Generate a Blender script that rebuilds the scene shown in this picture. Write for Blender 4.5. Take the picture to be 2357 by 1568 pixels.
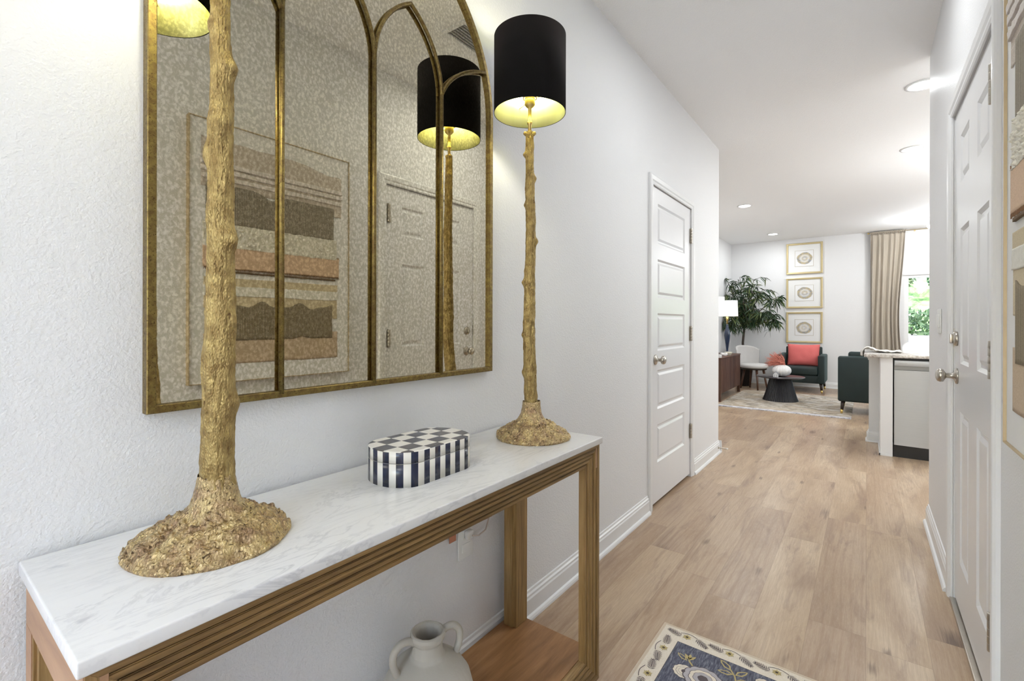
import bpy, bmesh, math, random
from math import sin, cos, pi, radians, sqrt, atan2, exp
from mathutils import Vector, Matrix, noise
for o in list(bpy.data.objects): bpy.data.objects.remove(o, do_unlink=True)
S = bpy.context.scene
COL = S.collection
random.seed(7)

# ------------------------------------------------------------------ camera, world, exposure
YAW, ROLL = radians(36.9006), radians(0.1436)
CAMZ = 1.1703
cam = bpy.data.cameras.new('camera'); cam.sensor_width = 36; cam.lens = 1087.47/2357*36
cam.shift_y = -(784-742.425)/2357; cam.clip_start = .02
camo = bpy.data.objects.new('camera', cam); COL.objects.link(camo)
camo.matrix_world = Matrix.Translation((0, 0, CAMZ)) @ Matrix.Rotation(YAW, 4, 'Z') @ Matrix.Rotation(pi/2, 4, 'X') @ Matrix.Rotation(ROLL, 4, 'Z')
S.camera = camo
S.view_settings.view_transform = 'Standard'; S.view_settings.look = 'None'
S.view_settings.gamma = 1; S.view_settings.use_curve_mapping = False
S.view_settings.exposure = 0.41
W = bpy.data.worlds.new('world'); S.world = W; W.use_nodes = True
nt = W.node_tree; bg = nt.nodes['Background']
sky = nt.nodes.new('ShaderNodeTexSky'); sky.sky_type = 'NISHITA'; sky.sun_disc = False
sky.sun_elevation = radians(48); sky.sun_rotation = radians(200); sky.air_density = 1.2; sky.dust_density = 1.5
nt.links.new(sky.outputs[0], bg.inputs[0]); bg.inputs[1].default_value = 0.9
CAN_W = 9.0      # watts of each ceiling can
HALL_W, ENTRY_W = 5.5, 7.5   # watts of the hall can and the added entry pendant
KITCH_W = 30       # watts of each added kitchen pendant
HC = 2.74
# ------------------------------------------------------------------ helpers
def area(name, loc, size, watts, color=(.94, .98, 1), rot=(0, 0, 0), spread=180):
    l = bpy.data.lights.new(name, 'AREA'); l.shape = 'DISK'; l.size = size; l.energy = watts; l.color = color; l.spread = radians(spread)
    o = bpy.data.objects.new(name, l); COL.objects.link(o); o.location = loc; o.rotation_euler = rot
    return o

class MB:
    def __init__(s): s.v = []; s.f = []; s.m = []; s.sm = []
    def add(s, vs, fs, mi=0, smooth=False):
        b = len(s.v); s.v += [tuple(p) for p in vs]
        for f in fs: s.f.append([i+b for i in f]); s.m.append(mi); s.sm.append(smooth)
        return s
    def box(s, x0, x1, y0, y1, z0, z1, mi=0, M=None, bev=0):
        if bev:
            bm = bmesh.new(); bmesh.ops.create_cube(bm, size=1)
            for v in bm.verts: v.co = Vector(((x0+x1)/2+v.co.x*(x1-x0), (y0+y1)/2+v.co.y*(y1-y0), (z0+z1)/2+v.co.z*(z1-z0)))
            bmesh.ops.bevel(bm, geom=bm.edges[:], offset=bev, segments=3, profile=.5, affect='EDGES')
            bm.verts.index_update(); vs = [v.co.copy() for v in bm.verts]; fs = [[v.index for v in f.verts] for f in bm.faces]; bm.free()
            if M is not None: vs = [M @ v for v in vs]
            return s.add(vs, fs, mi, True)
        vs = [Vector(p) for p in ((x0,y0,z0),(x1,y0,z0),(x1,y1,z0),(x0,y1,z0),(x0,y0,z1),(x1,y0,z1),(x1,y1,z1),(x0,y1,z1))]
        if M is not None: vs = [M @ v for v in vs]
        return s.add(vs, [(0,3,2,1),(4,5,6,7),(0,1,5,4),(1,2,6,5),(2,3,7,6),(3,0,4,7)], mi)
    def prism(s, poly, a0, a1, axis='X', mi=0, smooth=False, caps=True):
        """extrude a 2D polygon (other two axes in order) along axis"""
        def P(a, p):
            return {'X': (a, p[0], p[1]), 'Y': (p[0], a, p[1]), 'Z': (p[0], p[1], a)}[axis]
        n = len(poly); vs = [P(a0, p) for p in poly]+[P(a1, p) for p in poly]
        fs = [(i, (i+1) % n, (i+1) % n+n, i+n) for i in range(n)]
        s.add(vs, fs, mi, smooth)
        if caps: s.add(vs, [tuple(range(n))[::-1], tuple(range(n, 2*n))], mi)
        return s
    def lathe(s, prof, c=(0,0,0), n=32, mi=0, smooth=True, sx=1, sy=1, cap=True):
        vs = []; 
        for r, z in prof:
            for i in range(n):
                a = 2*pi*i/n; vs.append((c[0]+r*cos(a)*sx, c[1]+r*sin(a)*sy, c[2]+z))
        fs = [(j*n+i, j*n+(i+1) % n, (j+1)*n+(i+1) % n, (j+1)*n+i) for j in range(len(prof)-1) for i in range(n)]
        s.add(vs, fs, mi, smooth)
        if cap:
            if prof[0][0] > 1e-4: s.add(vs[:n], [tuple(range(n))[::-1]], mi)
            if prof[-1][0] > 1e-4: s.add(vs[-n:], [tuple(range(n))], mi)
        return s
    def tube(s, pts, r, n=8, mi=0, smooth=True, cap=True):
        pts = [Vector(p) for p in pts]; k = len(pts); rs = r if isinstance(r, (list, tuple)) else [r]*k
        vs = []; up = None
        for i in range(k):
            t = (pts[min(i+1, k-1)]-pts[max(i-1, 0)]).normalized()
            if up is None: up = t.orthogonal().normalized()
            up = (up-t*up.dot(t)); up = up.normalized() if up.length > 1e-6 else t.orthogonal().normalized()
            b = t.cross(up)
            for j in range(n):
                a = 2*pi*j/n; vs.append(pts[i]+(up*cos(a)+b*sin(a))*rs[i])
        fs = [(i*n+j, i*n+(j+1) % n, (i+1)*n+(j+1) % n, (i+1)*n+j) for i in range(k-1) for j in range(n)]
        s.add(vs, fs, mi, smooth)
        if cap: s.add(vs, [tuple(range(n))[::-1], tuple(range((k-1)*n, k*n))], mi)
        return s
    def grid(s, fn, nu, nv, mi=0, smooth=True, closeu=False):
        vs = [fn(i/(nu if closeu else nu-1), j/(nv-1)) for j in range(nv) for i in range(nu)]
        fs = []
        for j in range(nv-1):
            for i in range(nu if closeu else nu-1):
                fs.append((j*nu+i, j*nu+(i+1) % nu, (j+1)*nu+(i+1) % nu, (j+1)*nu+i))
        return s.add(vs, fs, mi, smooth)
    def sphere(s, c, r, n=16, mi=0, sc=(1,1,1)):
        k = n//2
        return s.grid(lambda u, v: (c[0]+r*sc[0]*sin(pi*v)*cos(2*pi*u), c[1]+r*sc[1]*sin(pi*v)*sin(2*pi*u), c[2]-r*sc[2]*cos(pi*v)), n, k+1, mi, True, True)
    def off(s, d):
        s.v = [(p[0]+d[0], p[1]+d[1], p[2]+d[2]) for p in s.v]; return s

def obj(name, mb, mats, parent=None, world=False, fix=True, bevel=0, subs=0):
    """one mesh object; with world=True the builder's coordinates are world ones"""
    me = bpy.data.meshes.new(name)
    vs = mb.v
    if world and parent is not None:
        root = parent
        L = Vector(root.location)
        if root.parent is not None: L = L + Vector(root.parent.location)
        vs = [(p[0]-L.x, p[1]-L.y, p[2]-L.z) for p in vs]
    me.from_pydata(vs, [], mb.f)
    if not isinstance(mats, (list, tuple)): mats = [mats]
    for m in mats: me.materials.append(m)
    for i, p in enumerate(me.polygons): p.material_index = mb.m[i]; p.use_smooth = mb.sm[i]
    if fix:
        bm = bmesh.new(); bm.from_mesh(me); bmesh.ops.remove_doubles(bm, verts=bm.verts, dist=1e-6)
        bmesh.ops.recalc_face_normals(bm, faces=bm.faces); bm.to_mesh(me); bm.free()
    o = bpy.data.objects.new(name, me); COL.objects.link(o)
    if parent is not None: o.parent = parent
    if bevel:
        b = o.modifiers.new('bevel', 'BEVEL'); b.width = bevel; b.segments = 2; b.limit_method = 'ANGLE'; b.angle_limit = radians(50)
    if subs:
        b = o.modifiers.new('sub', 'SUBSURF'); b.levels = subs; b.render_levels = subs
    return o
def centre(o):
    """move a mesh object's origin to its own centre of mass (keeps it in place)"""
    vs = o.data.vertices; c = Vector((0,0,0))
    for v in vs: c += v.co
    c /= max(1, len(vs))
    for v in vs: v.co -= c
    o.location = Vector(o.location)+c
    return o
def thing(name, label, cat, loc=(0,0,0), rz=0, group=None):
    o = bpy.data.objects.new(name, None); COL.objects.link(o); o.empty_display_size = .05
    o.location = loc; o.rotation_euler = (0, 0, rz); o['label'] = label; o['category'] = cat
    if group: o['group'] = group
    return o
def tag(o, label, cat, group=None):
    o['label'] = label; o['category'] = cat
    if group: o['group'] = group
    return o
def struct(name, mb=None, mats=None, parent=None, **k):
    if mb is None:
        o = bpy.data.objects.new(name, None); COL.objects.link(o)
    else: o = obj(name, mb, mats, parent, **k)
    if parent is None: o['kind'] = 'structure'
    return o
def copy_tree(o, parent=None, top=True):
    c = o.copy(); COL.objects.link(c)
    if parent is not None: c.parent = parent
    for ch in list(o.children): copy_tree(ch, c, False)
    return c

# ------------------------------------------------------------------ material helpers
class NT:
    def __init__(s, name):
        s.m = bpy.data.materials.new(name); s.m.use_nodes = True; s.t = s.m.node_tree; s.n = s.t.nodes; s.l = s.t.links
        s.b = s.n['Principled BSDF']; s.tc = None
    def node(s, t, **k):
        n = s.n.new(t)
        for a, v in k.items():
            if a in n.inputs.keys(): n.inputs[a].default_value = v
            else: setattr(n, a, v)
        return n
    def co(s, scale=(1,1,1), rot=(0,0,0), loc=(0,0,0)):
        if s.tc is None: s.tc = s.n.new('ShaderNodeTexCoord')
        m = s.n.new('ShaderNodeMapping'); m.inputs['Scale'].default_value = scale; m.inputs['Rotation'].default_value = rot; m.inputs['Location'].default_value = loc
        s.l.new(s.tc.outputs['Object'], m.inputs[0]); return m.outputs[0]
    def noise(s, vec, scale=5, detail=4, rough=.5, dist=0):
        n = s.n.new('ShaderNodeTexNoise'); n.inputs['Scale'].default_value = scale; n.inputs['Detail'].default_value = detail
        n.inputs['Roughness'].default_value = rough; n.inputs['Distortion'].default_value = dist
        s.l.new(vec, n.inputs['Vector']); return n.outputs['Fac']
    def vor(s, vec, scale=5, feature='F1', out='Distance'):
        n = s.n.new('ShaderNodeTexVoronoi'); n.feature = feature; n.inputs['Scale'].default_value = scale
        s.l.new(vec, n.inputs['Vector']); return n.outputs[out]
    def ramp(s, fac, stops):
        r = s.n.new('ShaderNodeValToRGB'); e = r.color_ramp.elements
        while len(e) < len(stops): e.new(.5)
        for i, (p, c) in enumerate(stops):
            e[i].position = p; e[i].color = (c[0], c[1], c[2], 1) if isinstance(c, (tuple, list)) else (c, c, c, 1)
        s.l.new(fac, r.inputs[0]); return r.outputs[0]
    def mix(s, fac, a, b, mode='MIX'):
        n = s.n.new('ShaderNodeMix'); n.data_type = 'RGBA'; n.blend_type = mode
        for inp, v in ((0, fac), (6, a), (7, b)):
            if isinstance(v, (int, float)): n.inputs[inp].default_value = v
            elif isinstance(v, (tuple, list)): n.inputs[inp].default_value = (v[0], v[1], v[2], 1)
            else: s.l.new(v, n.inputs[inp])
        return n.outputs[2]
    def math(s, op, a, b=None, c=None):
        n = s.n.new('ShaderNodeMath'); n.operation = op
        for i, v in enumerate((a, b, c)):
            if v is None: continue
            if isinstance(v, (int, float)): n.inputs[i].default_value = v
            else: s.l.new(v, n.inputs[i])
        return n.outputs[0]
    def sep(s, vec):
        n = s.n.new('ShaderNodeSeparateXYZ'); s.l.new(vec, n.inputs[0]); return n.outputs
    def comb(s, x, y, z):
        n = s.n.new('ShaderNodeCombineXYZ')
        for i, v in enumerate((x, y, z)):
            if isinstance(v, (int, float)): n.inputs[i].default_value = v
            else: s.l.new(v, n.inputs[i])
        return n.outputs[0]
    def set(s, inp, v):
        i = s.b.inputs[inp]
        if isinstance(v, (int, float)): i.default_value = v
        elif isinstance(v, (tuple, list)): i.default_value = (v[0], v[1], v[2], 1) if len(v) == 3 else v
        else: s.l.new(v, i)
    def bump(s, h, strength=.3, dist=.001):
        b = s.n.new('ShaderNodeBump'); b.inputs['Strength'].default_value = strength; b.inputs['Distance'].default_value = dist
        s.l.new(h, b.inputs['Height']); s.l.new(b.outputs[0], s.b.inputs['Normal'])
def lin(r, g, b):
    f = lambda c: (c/255/12.92) if c/255 <= .04045 else ((c/255+.055)/1.055)**2.4
    return (f(r), f(g), f(b))
def simple(name, col, rough=.5, metal=0, bump=None, var=.0, scale=20):
    """plain procedural material: slight noise variation of the colour"""
    m = NT(name)
    fac = m.noise(m.co(), scale, 3)
    c2 = tuple(max(0, min(1, c*(1-var))) for c in col)
    m.set('Base Color', m.mix(fac, col, c2)); m.set('Roughness', rough); m.set('Metallic', metal)
    if bump: m.bump(m.noise(m.co(), bump[0], 2), bump[1], bump[2] if len(bump) > 2 else .001)
    return m.m
def emis(name, col, st):
    m = NT(name); m.set('Base Color', col); m.set('Emission Color', col); m.set('Emission Strength', st); return m.m

# ------------------------------------------------------------------ materials
M = {}
def wallmat(name, col, scale=170, st=.5, d=.0012, rough=.55):
    m = NT(name); m.set('Base Color', col); m.set('Roughness', rough)
    m.bump(m.ramp(m.noise(m.co(), scale, 2, .5), [(.35, 0), (.7, 1)]), st, d); return m.m
M['wall'] = wallmat('wall_paint', (.775, .775, .78))
M['ceiling'] = wallmat('ceiling_paint', (.91, .91, .91), 120, .5, .0015, .8)
M['trim'] = simple('trim_paint', (.80, .80, .80), .32, var=.02)
M['door'] = simple('door_paint', (.78, .78, .79), .30, var=.02, bump=(60, .08))
M['plastic'] = simple('white_plastic', (.82, .82, .80), .35, var=.02)
M['nickel'] = simple('brushed_nickel', (.55, .51, .45), .28, 1, var=.15, scale=60)
M['steel'] = None
M['black'] = simple('black_plastic', (.012, .011, .011), .4, var=.2)
M['brass'] = simple('brass_tip', (.75, .56, .2), .3, 1, var=.1)
# floor: vinyl oak planks running along the hall
def floor_mat():
    m = NT('oak_plank_floor'); c = m.co()
    x, y, z = m.sep(c)[0:3]
    PW, PL = .182, 1.22
    col = m.math('FLOOR', m.math('DIVIDE', x, PW))
    wn = m.n.new('ShaderNodeTexWhiteNoise'); wn.noise_dimensions = '1D'; m.l.new(col, wn.inputs['W'])
    yy = m.math('ADD', m.math('DIVIDE', y, PL), m.math('MULTIPLY', wn.outputs[0], 7.3))
    row = m.math('FLOOR', yy)
    wn2 = m.n.new('ShaderNodeTexWhiteNoise'); wn2.noise_dimensions = '2D'
    m.l.new(m.comb(col, row, 0), wn2.inputs['Vector'])
    rnd = wn2.outputs[0]
    fx = m.math('FRACT', m.math('DIVIDE', x, PW)); fy = m.math('FRACT', yy)
    ex = m.math('MINIMUM', fx, m.math('SUBTRACT', 1, fx)); ey = m.math('MINIMUM', fy, m.math('SUBTRACT', 1, fy))
    seam = m.math('MINIMUM', m.math('MULTIPLY', ex, PW), m.math('MULTIPLY', ey, PL))
    seamf = m.ramp(m.math('MULTIPLY', seam, 400), [(0, 0), (.55, 1)])
    off = m.math('MULTIPLY', rnd, 37.0)
    def gv(sx, sy): return m.comb(m.math('ADD', m.math('MULTIPLY', x, sx), off), m.math('ADD', m.math('MULTIPLY', y, sy), off), 0)
    big = m.noise(gv(5, 1.1), 1.0, 4, .55, .6)
    grain = m.noise(gv(150, 6), 1.0, 4, .6, .4)
    fine = m.noise(gv(520, 26), 1.0, 3, .7)
    base = m.ramp(big, [(.25, lin(156, 131, 104)), (.43, lin(184, 159, 129)), (.60, lin(203, 181, 152)), (.8, lin(180, 159, 136))])
    tone = m.mix(m.math('MULTIPLY', rnd, .6), base, lin(160, 134, 112))
    g1 = m.mix(m.math('MULTIPLY', m.ramp(grain, [(.42, 1), (.60, 0)]), .26), tone, lin(150, 120, 96))
    g2 = m.mix(m.math('MULTIPLY', m.ramp(fine, [(.5, 0), (.75, 1)]), .30), g1, lin(222, 202, 180))
    # cathedral grain: distorted bands
    wv = m.n.new('ShaderNodeTexWave'); wv.wave_type = 'BANDS'; wv.bands_direction = 'X'; wv.inputs['Scale'].default_value = 1.0
    wv.inputs['Distortion'].default_value = 14; wv.inputs['Detail'].default_value = 1.5; wv.inputs['Detail Scale'].default_value = .55
    m.l.new(gv(9, .9), wv.inputs['Vector'])
    g2 = m.mix(m.math('MULTIPLY', m.ramp(wv.outputs['Fac'], [(.0, 1), (.3, 0)]), m.math('MULTIPLY', m.ramp(rnd, [(.35, 0), (.6, 1)]), .25)), g2, lin(150, 118, 92))
    # knots and smoky streaks
    kn = m.vor(gv(3.6, 1.15), 1.0)
    kd = m.ramp(m.math('ADD', kn, m.math('MULTIPLY', m.math('SUBTRACT', grain, .5), .22)), [(.05, 1), (.15, 0)])
    halo = m.ramp(m.math('ADD', kn, m.math('MULTIPLY', m.math('SUBTRACT', big, .5), .5)), [(.08, 1), (.36, 0)])
    g2 = m.mix(m.math('MULTIPLY', halo, .5), g2, lin(150, 124, 106))
    g3 = m.mix(m.math('MULTIPLY', kd, .8), g2, lin(98, 78, 66))
    k2 = m.vor(gv(7.5, 2.6), 1.0)
    g3 = m.mix(m.math('MULTIPLY', m.ramp(m.math('ADD', k2, m.math('MULTIPLY', m.math('SUBTRACT', grain, .5), .25)), [(.04, 1), (.13, 0)]), .7), g3, lin(104, 82, 68))
    sm = m.noise(gv(9, 1.6), 1.0, 5, .7, 1.2)
    g4 = m.mix(m.math('MULTIPLY', m.ramp(sm, [(.50, 0), (.68, 1)]), .6), g3, lin(140, 113, 94))
    fin = m.mix(seamf, m.mix(.45, g4, lin(110, 84, 66)), g4)
    m.set('Base Color', fin); m.set('Roughness', m.ramp(grain, [(.3, .36), (.7, .28)]))
    m.set('Specular IOR Level', .4)
    m.bump(m.mix(.75, fine, seamf), .12, .0006)
    return m.m
M['floor'] = floor_mat()
def marble():
    m = NT('carrara_marble'); c = m.co((1, 1, 1), (0, 0, radians(-28)))
    v = m.noise(m.co((14, 3.2, 9), (0, 0, radians(-22))), 1.0, 8, .62, 1.6)
    v2 = m.noise(m.co((38, 9, 20), (0, 0, radians(-30))), 1.0, 6, .65, 1.0)
    veil = m.noise(m.co((3, 1.6, 3), (0, 0, radians(-25))), 1.5, 4, .5, .5)
    line = m.ramp(m.math('ABSOLUTE', m.math('SUBTRACT', v, .5)), [(0, 1), (.035, 0)])
    line2 = m.ramp(m.math('ABSOLUTE', m.math('SUBTRACT', v2, .5)), [(0, 1), (.05, 0)])
    base = m.mix(m.ramp(veil, [(.35, 0), (.75, .7)]), (.76, .75, .735), (.66, .66, .665))
    amt = m.math('MULTIPLY', line, m.ramp(veil, [(.42, .02), (.68, .42)]))
    c1 = m.mix(amt, base, (.33, .33, .36))
    c2 = m.mix(m.math('MULTIPLY', line2, m.ramp(v, [(.50, 0), (.68, .20)])), c1, (.42, .42, .45))
    sp = m.math('MULTIPLY', m.ramp(m.noise(m.co((34, 16, 20), (0, 0, radians(-25))), 1.0, 3, .5), [(.68, 0), (.75, 1)]), .45)
    c3 = m.mix(sp, c2, (.36, .36, .40))
    m.set('Base Color', c3); m.set('Roughness', .22); m.set('Specular IOR Level', .45)
    return m.m
M['marble'] = marble()
def wood(name, dark, mid, light, axis='Y', rough=.45, bumps=.25, sc=1.0, coarse=(60, 3)):
    m = NT(name)
    a, b = coarse
    s = {'X': (b, a, a), 'Y': (a, b, a), 'Z': (a, a, b)}[axis]
    s = tuple(k*sc for k in s)
    g = m.noise(m.co(s), 1.0, 6, .65, .5)
    s2 = tuple(k*.12 for k in s)
    h = m.noise(m.co(s2, loc=(3, 1, 2)), 1.0, 3, .5, .8)
    s3 = tuple(k*5 for k in s)
    f = m.noise(m.co(s3), 1.0, 2, .6)
    c = m.ramp(m.math('ADD', m.math('MULTIPLY', g, .6), m.math('MULTIPLY', h, .4)), [(.33, dark), (.5, mid), (.68, light)])
    c = m.mix(m.math('MULTIPLY', m.ramp(f, [(.5, 0), (.8, 1)]), .25), c, dark)
    m.set('Base Color', c); m.set('Roughness', rough); m.bump(f, bumps, .0004); return m.m
WD = (lin(92, 66, 34), lin(148, 116, 70), lin(188, 156, 106))
M['woodY'] = wood('weathered_wood_lengthwise', *WD, axis='Y')
M['woodZ'] = wood('weathered_wood_upright', *WD, axis='Z')
M['woodX'] = wood('smooth_wood_end', lin(140, 104, 76), lin(172, 134, 102), lin(190, 154, 122), axis='X', bumps=.08, coarse=(22, 3))
M['woodshelf'] = wood('smooth_wood_shelf', lin(118, 80, 44), lin(158, 114, 72), lin(184, 142, 98), axis='Y', bumps=.08, coarse=(26, 3))
M['walnut'] = wood('walnut', lin(48, 28, 20), lin(86, 56, 44), lin(116, 84, 68), axis='Z', bumps=.1, coarse=(30, 2), rough=.4)
M['walnutleg'] = wood('walnut_leg', lin(60, 38, 26), lin(84, 56, 42), lin(110, 78, 60), axis='Z', bumps=.1, coarse=(30, 2), rough=.4)
def gold(name, c1, c2, dark, sc=70, st=.9, rough=(.34, .6), bd=.0022, zs=1, dt=.34):
    m = NT(name)
    n1 = m.noise(m.co((1, 1, zs)), sc, 6, .6, .8); n2 = m.noise(m.co(), sc*.3, 4, .5); n3 = m.vor(m.co((1,1,.55)), sc*2.2)
    c = m.mix(m.ramp(n2, [(.35, 0), (.65, 1)]), c1, c2)
    c = m.mix(m.ramp(n1, [(dt, 1), (dt+.1, 0)]), c, dark)
    m.set('Base Color', c); m.set('Metallic', .8); m.set('Roughness', m.ramp(n1, [(.3, rough[1]), (.65, rough[0])]))
    m.bump(m.mix(.4, n1, n3), st, bd); return m.m
M['gold'] = gold('gold_leaf_branch', (.50, .375, .155), (.30, .205, .08), (.17, .10, .04), 170, 1.0, zs=.42, dt=.30, bd=.0038)
M['goldbase'] = gold('gold_leaf_base', (.62, .48, .24), (.36, .24, .14), (.10, .06, .03), 120, 1.0, (.16, .55), .0055)
M['framegold'] = gold('antique_bronze_frame', (.27, .20, .065), (.17, .11, .04), (.07, .04, .015), 300, .35, (.35, .55), .0008)
def mirror_glass():
    m = NT('antiqued_mirror_glass')
    n = m.noise(m.co((1, 1.0, .8)), 150, 3, .6, .6); n2 = m.noise(m.co(), 2.2, 3, .5); n3 = m.vor(m.co((1, 1.2, .8)), 130)
    a = m.mix(m.ramp(n2, [(.35, 0), (.65, 1)]), (.84, .785, .61), (.86, .81, .70))
    f = m.ramp(m.math('ADD', n, m.math('MULTIPLY', m.math('SUBTRACT', n3, .4), .35)), [(.36, 0), (.62, 1)])
    m.set('Base Color', m.mix(f, a, (.58, .53, .40))); m.set('Metallic', 1.0)
    m.set('Roughness', .012)
    m.bump(n, .02, .0002); return m.m
M['mirror'] = mirror_glass()
def shade_out():
    m = NT('black_shade_fabric'); m.set('Base Color', (.0055, .005, .0048)); m.set('Roughness', .9); m.set('Specular IOR Level', .2); m.set('Sheen Weight', .04); m.set('Sheen Tint', (.7, .5, .45, 1))
    m.bump(m.noise(m.co((1, 1, 1)), 700, 2), .4, .0004); return m.m
M['shade'] = shade_out()
def shade_in():
    m = NT('gold_foil_lining'); m.set('Metallic', .85); m.set('Base Color', m.mix(m.noise(m.co((30, 30, 4)), 1, 3), (.92, .92, .44), (.80, .82, .28))); m.set('Roughness', .34)
    m.bump(m.noise(m.co((40, 40, 3)), 1, 3), .5, .002); return m.m
M['foil'] = shade_in()
M['bulb'] = emis('frosted_bulb_glow', (1, .96, .84), 140)
M['canglow'] = emis('downlight_lens', (1, .98, .95), 14)
M['jug'] = simple('stoneware', (.56, .525, .455), .75, var=.2, scale=9, bump=(180, .5, .001))
M['jugin'] = simple('stoneware_inside', (.30, .24, .17), .85, var=.3)
M['green'] = simple('green_velvet', (.006, .019, .019), .6, var=.5, scale=12)
M['green'].node_tree.nodes['Principled BSDF'].inputs['Sheen Weight'].default_value = .12
M['green'].node_tree.nodes['Principled BSDF'].inputs['Sheen Tint'].default_value = (.25, .6, .6, 1)
M['coral'] = simple('coral_velvet', lin(226, 112, 108), .7, var=.18, scale=90, bump=(250, .4, .001))
M['greyfab'] = simple('grey_chair_fabric', (.60, .585, .57), .85, var=.08, bump=(400, .3))
M['whitefab'] = simple('white_chair_shell', (.74, .73, .72), .6, var=.05)
M['darkwood'] = simple('dark_leg_wood', (.03, .016, .01), .4, var=.4)
M['blackwood'] = simple('black_stained_wood', (.016, .015, .018), .38, var=.4, scale=30)
M['tabletop'] = simple('dark_table_top', (.045, .036, .040), .28, var=.3, scale=14)
M['ceramic'] = simple('white_ceramic', (.80, .79, .78), .35, var=.05)
M['navy'] = simple('navy_glass', (.015, .03, .07), .1, var=.4)
M['crystal'] = simple('clear_acrylic', (.75, .74, .68), .15, var=.2)
M['shadewhite'] = emis('white_linen_shade', (.95, .95, .93), .42)
M['pot'] = simple('dark_basket', (.018, .011, .008), .7, var=.4, bump=(90, .5))
M['bark'] = simple('grey_bark', (.10, .075, .06), .8, var=.5, scale=30, bump=(60, .6, .003))
M['leaf'] = simple('willow_leaf', (.030, .075, .026), .45, var=.55, scale=6)
M['leaf2'] = simple('pale_willow_leaf', (.13, .17, .045), .45, var=.4, scale=6)
M['soil'] = simple('soil', (.03, .02, .014), .95, var=.5)
M['pic_gold'] = simple('satin_gold_frame', (.58, .48, .27), .4, .6, var=.1)
M['mat'] = simple('picture_mat', (.80, .80, .79), .6, var=.02)
M['artgold'] = simple('thin_gold_frame', (.62, .50, .32), .42, .55, var=.2)
M['linenY'] = None

# ------------------------------------------------------------------ room shell
XL, XR, YF, YB = -1.0738, .2938, -1.25, 10.222
YC, YRC = 4.5486, 3.69
XLL, XRR = -2.178, 3.6
struct('floor', MB().box(-2.35, XRR+.15, YF-.15, YB+.15, -.06, 0), M['floor'])
struct('ceiling', MB().box(-2.35, XRR+.15, YF-.15, YB+.15, HC, HC+.1), M['ceiling'])
D1 = (2.878, 3.697, 2.040); D2 = (1.890, 2.720, 2.045)
def wall_with_hole(x0, x1, ya, yb, d, behind):
    w = MB()
    w.box(x0, x1, ya, d[0], 0, HC).box(x0, x1, d[1], yb, 0, HC).box(x0, x1, d[0], d[1], d[2], HC)
    bx = x0-.03 if behind < 0 else x1
    w.box(bx, bx+.03, d[0]-.05, d[1]+.05, 0, d[2]+.05)      # unseen panel added to stop outside light leaking past the door
    return w
struct('wall_left', wall_with_hole(XL-.115, XL, YF, YC, D1, -1), M['wall'])
struct('wall_right', wall_with_hole(XR, XR+.115, YF, YRC, D2, 1), M['wall'])
struct('wall_front', MB().box(XL-.115, -.87, YF-.1, YF, 0, HC).box(.09, XR+.115, YF-.1, YF, 0, HC).box(-.87, .09, YF-.1, YF, 2.06, HC), M['wall'])
struct('wall_return_left', MB().box(XLL-.1, XL-.115, YC-.115, YC, 0, HC), M['wall'])
struct('wall_living_left', MB().box(XLL-.1, XLL, YC, YB, 0, HC), M['wall'])
struct('wall_kitchen_front', MB().box(XR+.115, XRR+.1, YRC-.115, YRC, 0, HC), M['wall'])
struct('wall_kitchen_right', MB().box(XRR, XRR+.1, YRC, YB, 0, HC), M['wall'])
WX0, WX1, WZ1 = .50, 2.33, 1.985
struct('wall_back', MB().box(XLL-.1, WX0, YB, YB+.14, 0, HC).box(WX1, XRR+.1, YB, YB+.14, 0, HC).box(WX0, WX1, YB, YB+.14, WZ1, HC), M['wall'])
# baseboards with a stepped top and a shoe moulding; profile (out, z)
BP = [(0, 0), (.027, 0), (.0265, .008), (.022, .016), (.0145, .020), (.0145, .078), (.011, .084), (.011, .093), (.006, .099), (.005, .108), (0, .110)]
def baseboard(name, p0, p1, out, h=1.0):
    """p0,p1 ends on the wall face, out = unit vector away from the wall"""
    mb = MB(); vs = []
    for p in (p0, p1):
        for a, z in BP: vs.append((p[0]+out[0]*a, p[1]+out[1]*a, z*h))
    n = len(BP)
    mb.add(vs, [(i, (i+1) % n, (i+1) % n+n, i+n) for i in range(n)]); mb.add(vs, [tuple(range(n)), tuple(range(n, 2*n))[::-1]])
    return struct(name, mb, M['trim'])
baseboard('baseboard_left', (XL, YF), (XL, D1[0]-.062), (1, 0))
baseboard('baseboard_left_end', (XL, D1[1]+.062), (XL, YC), (1, 0))
baseboard('baseboard_left_return', (XL+.027, YC), (XLL, YC), (0, 1))
baseboard('baseboard_right', (XR, D2[1]+.062), (XR, YRC), (-1, 0))
baseboard('baseboard_right_near', (XR, YF), (XR, D2[0]-.062), (-1, 0))
baseboard('baseboard_back', (XLL, YB), (WX0-.06, YB), (0, -1))
baseboard('baseboard_living_left', (XLL, YC), (XLL, YB), (1, 0))

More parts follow.
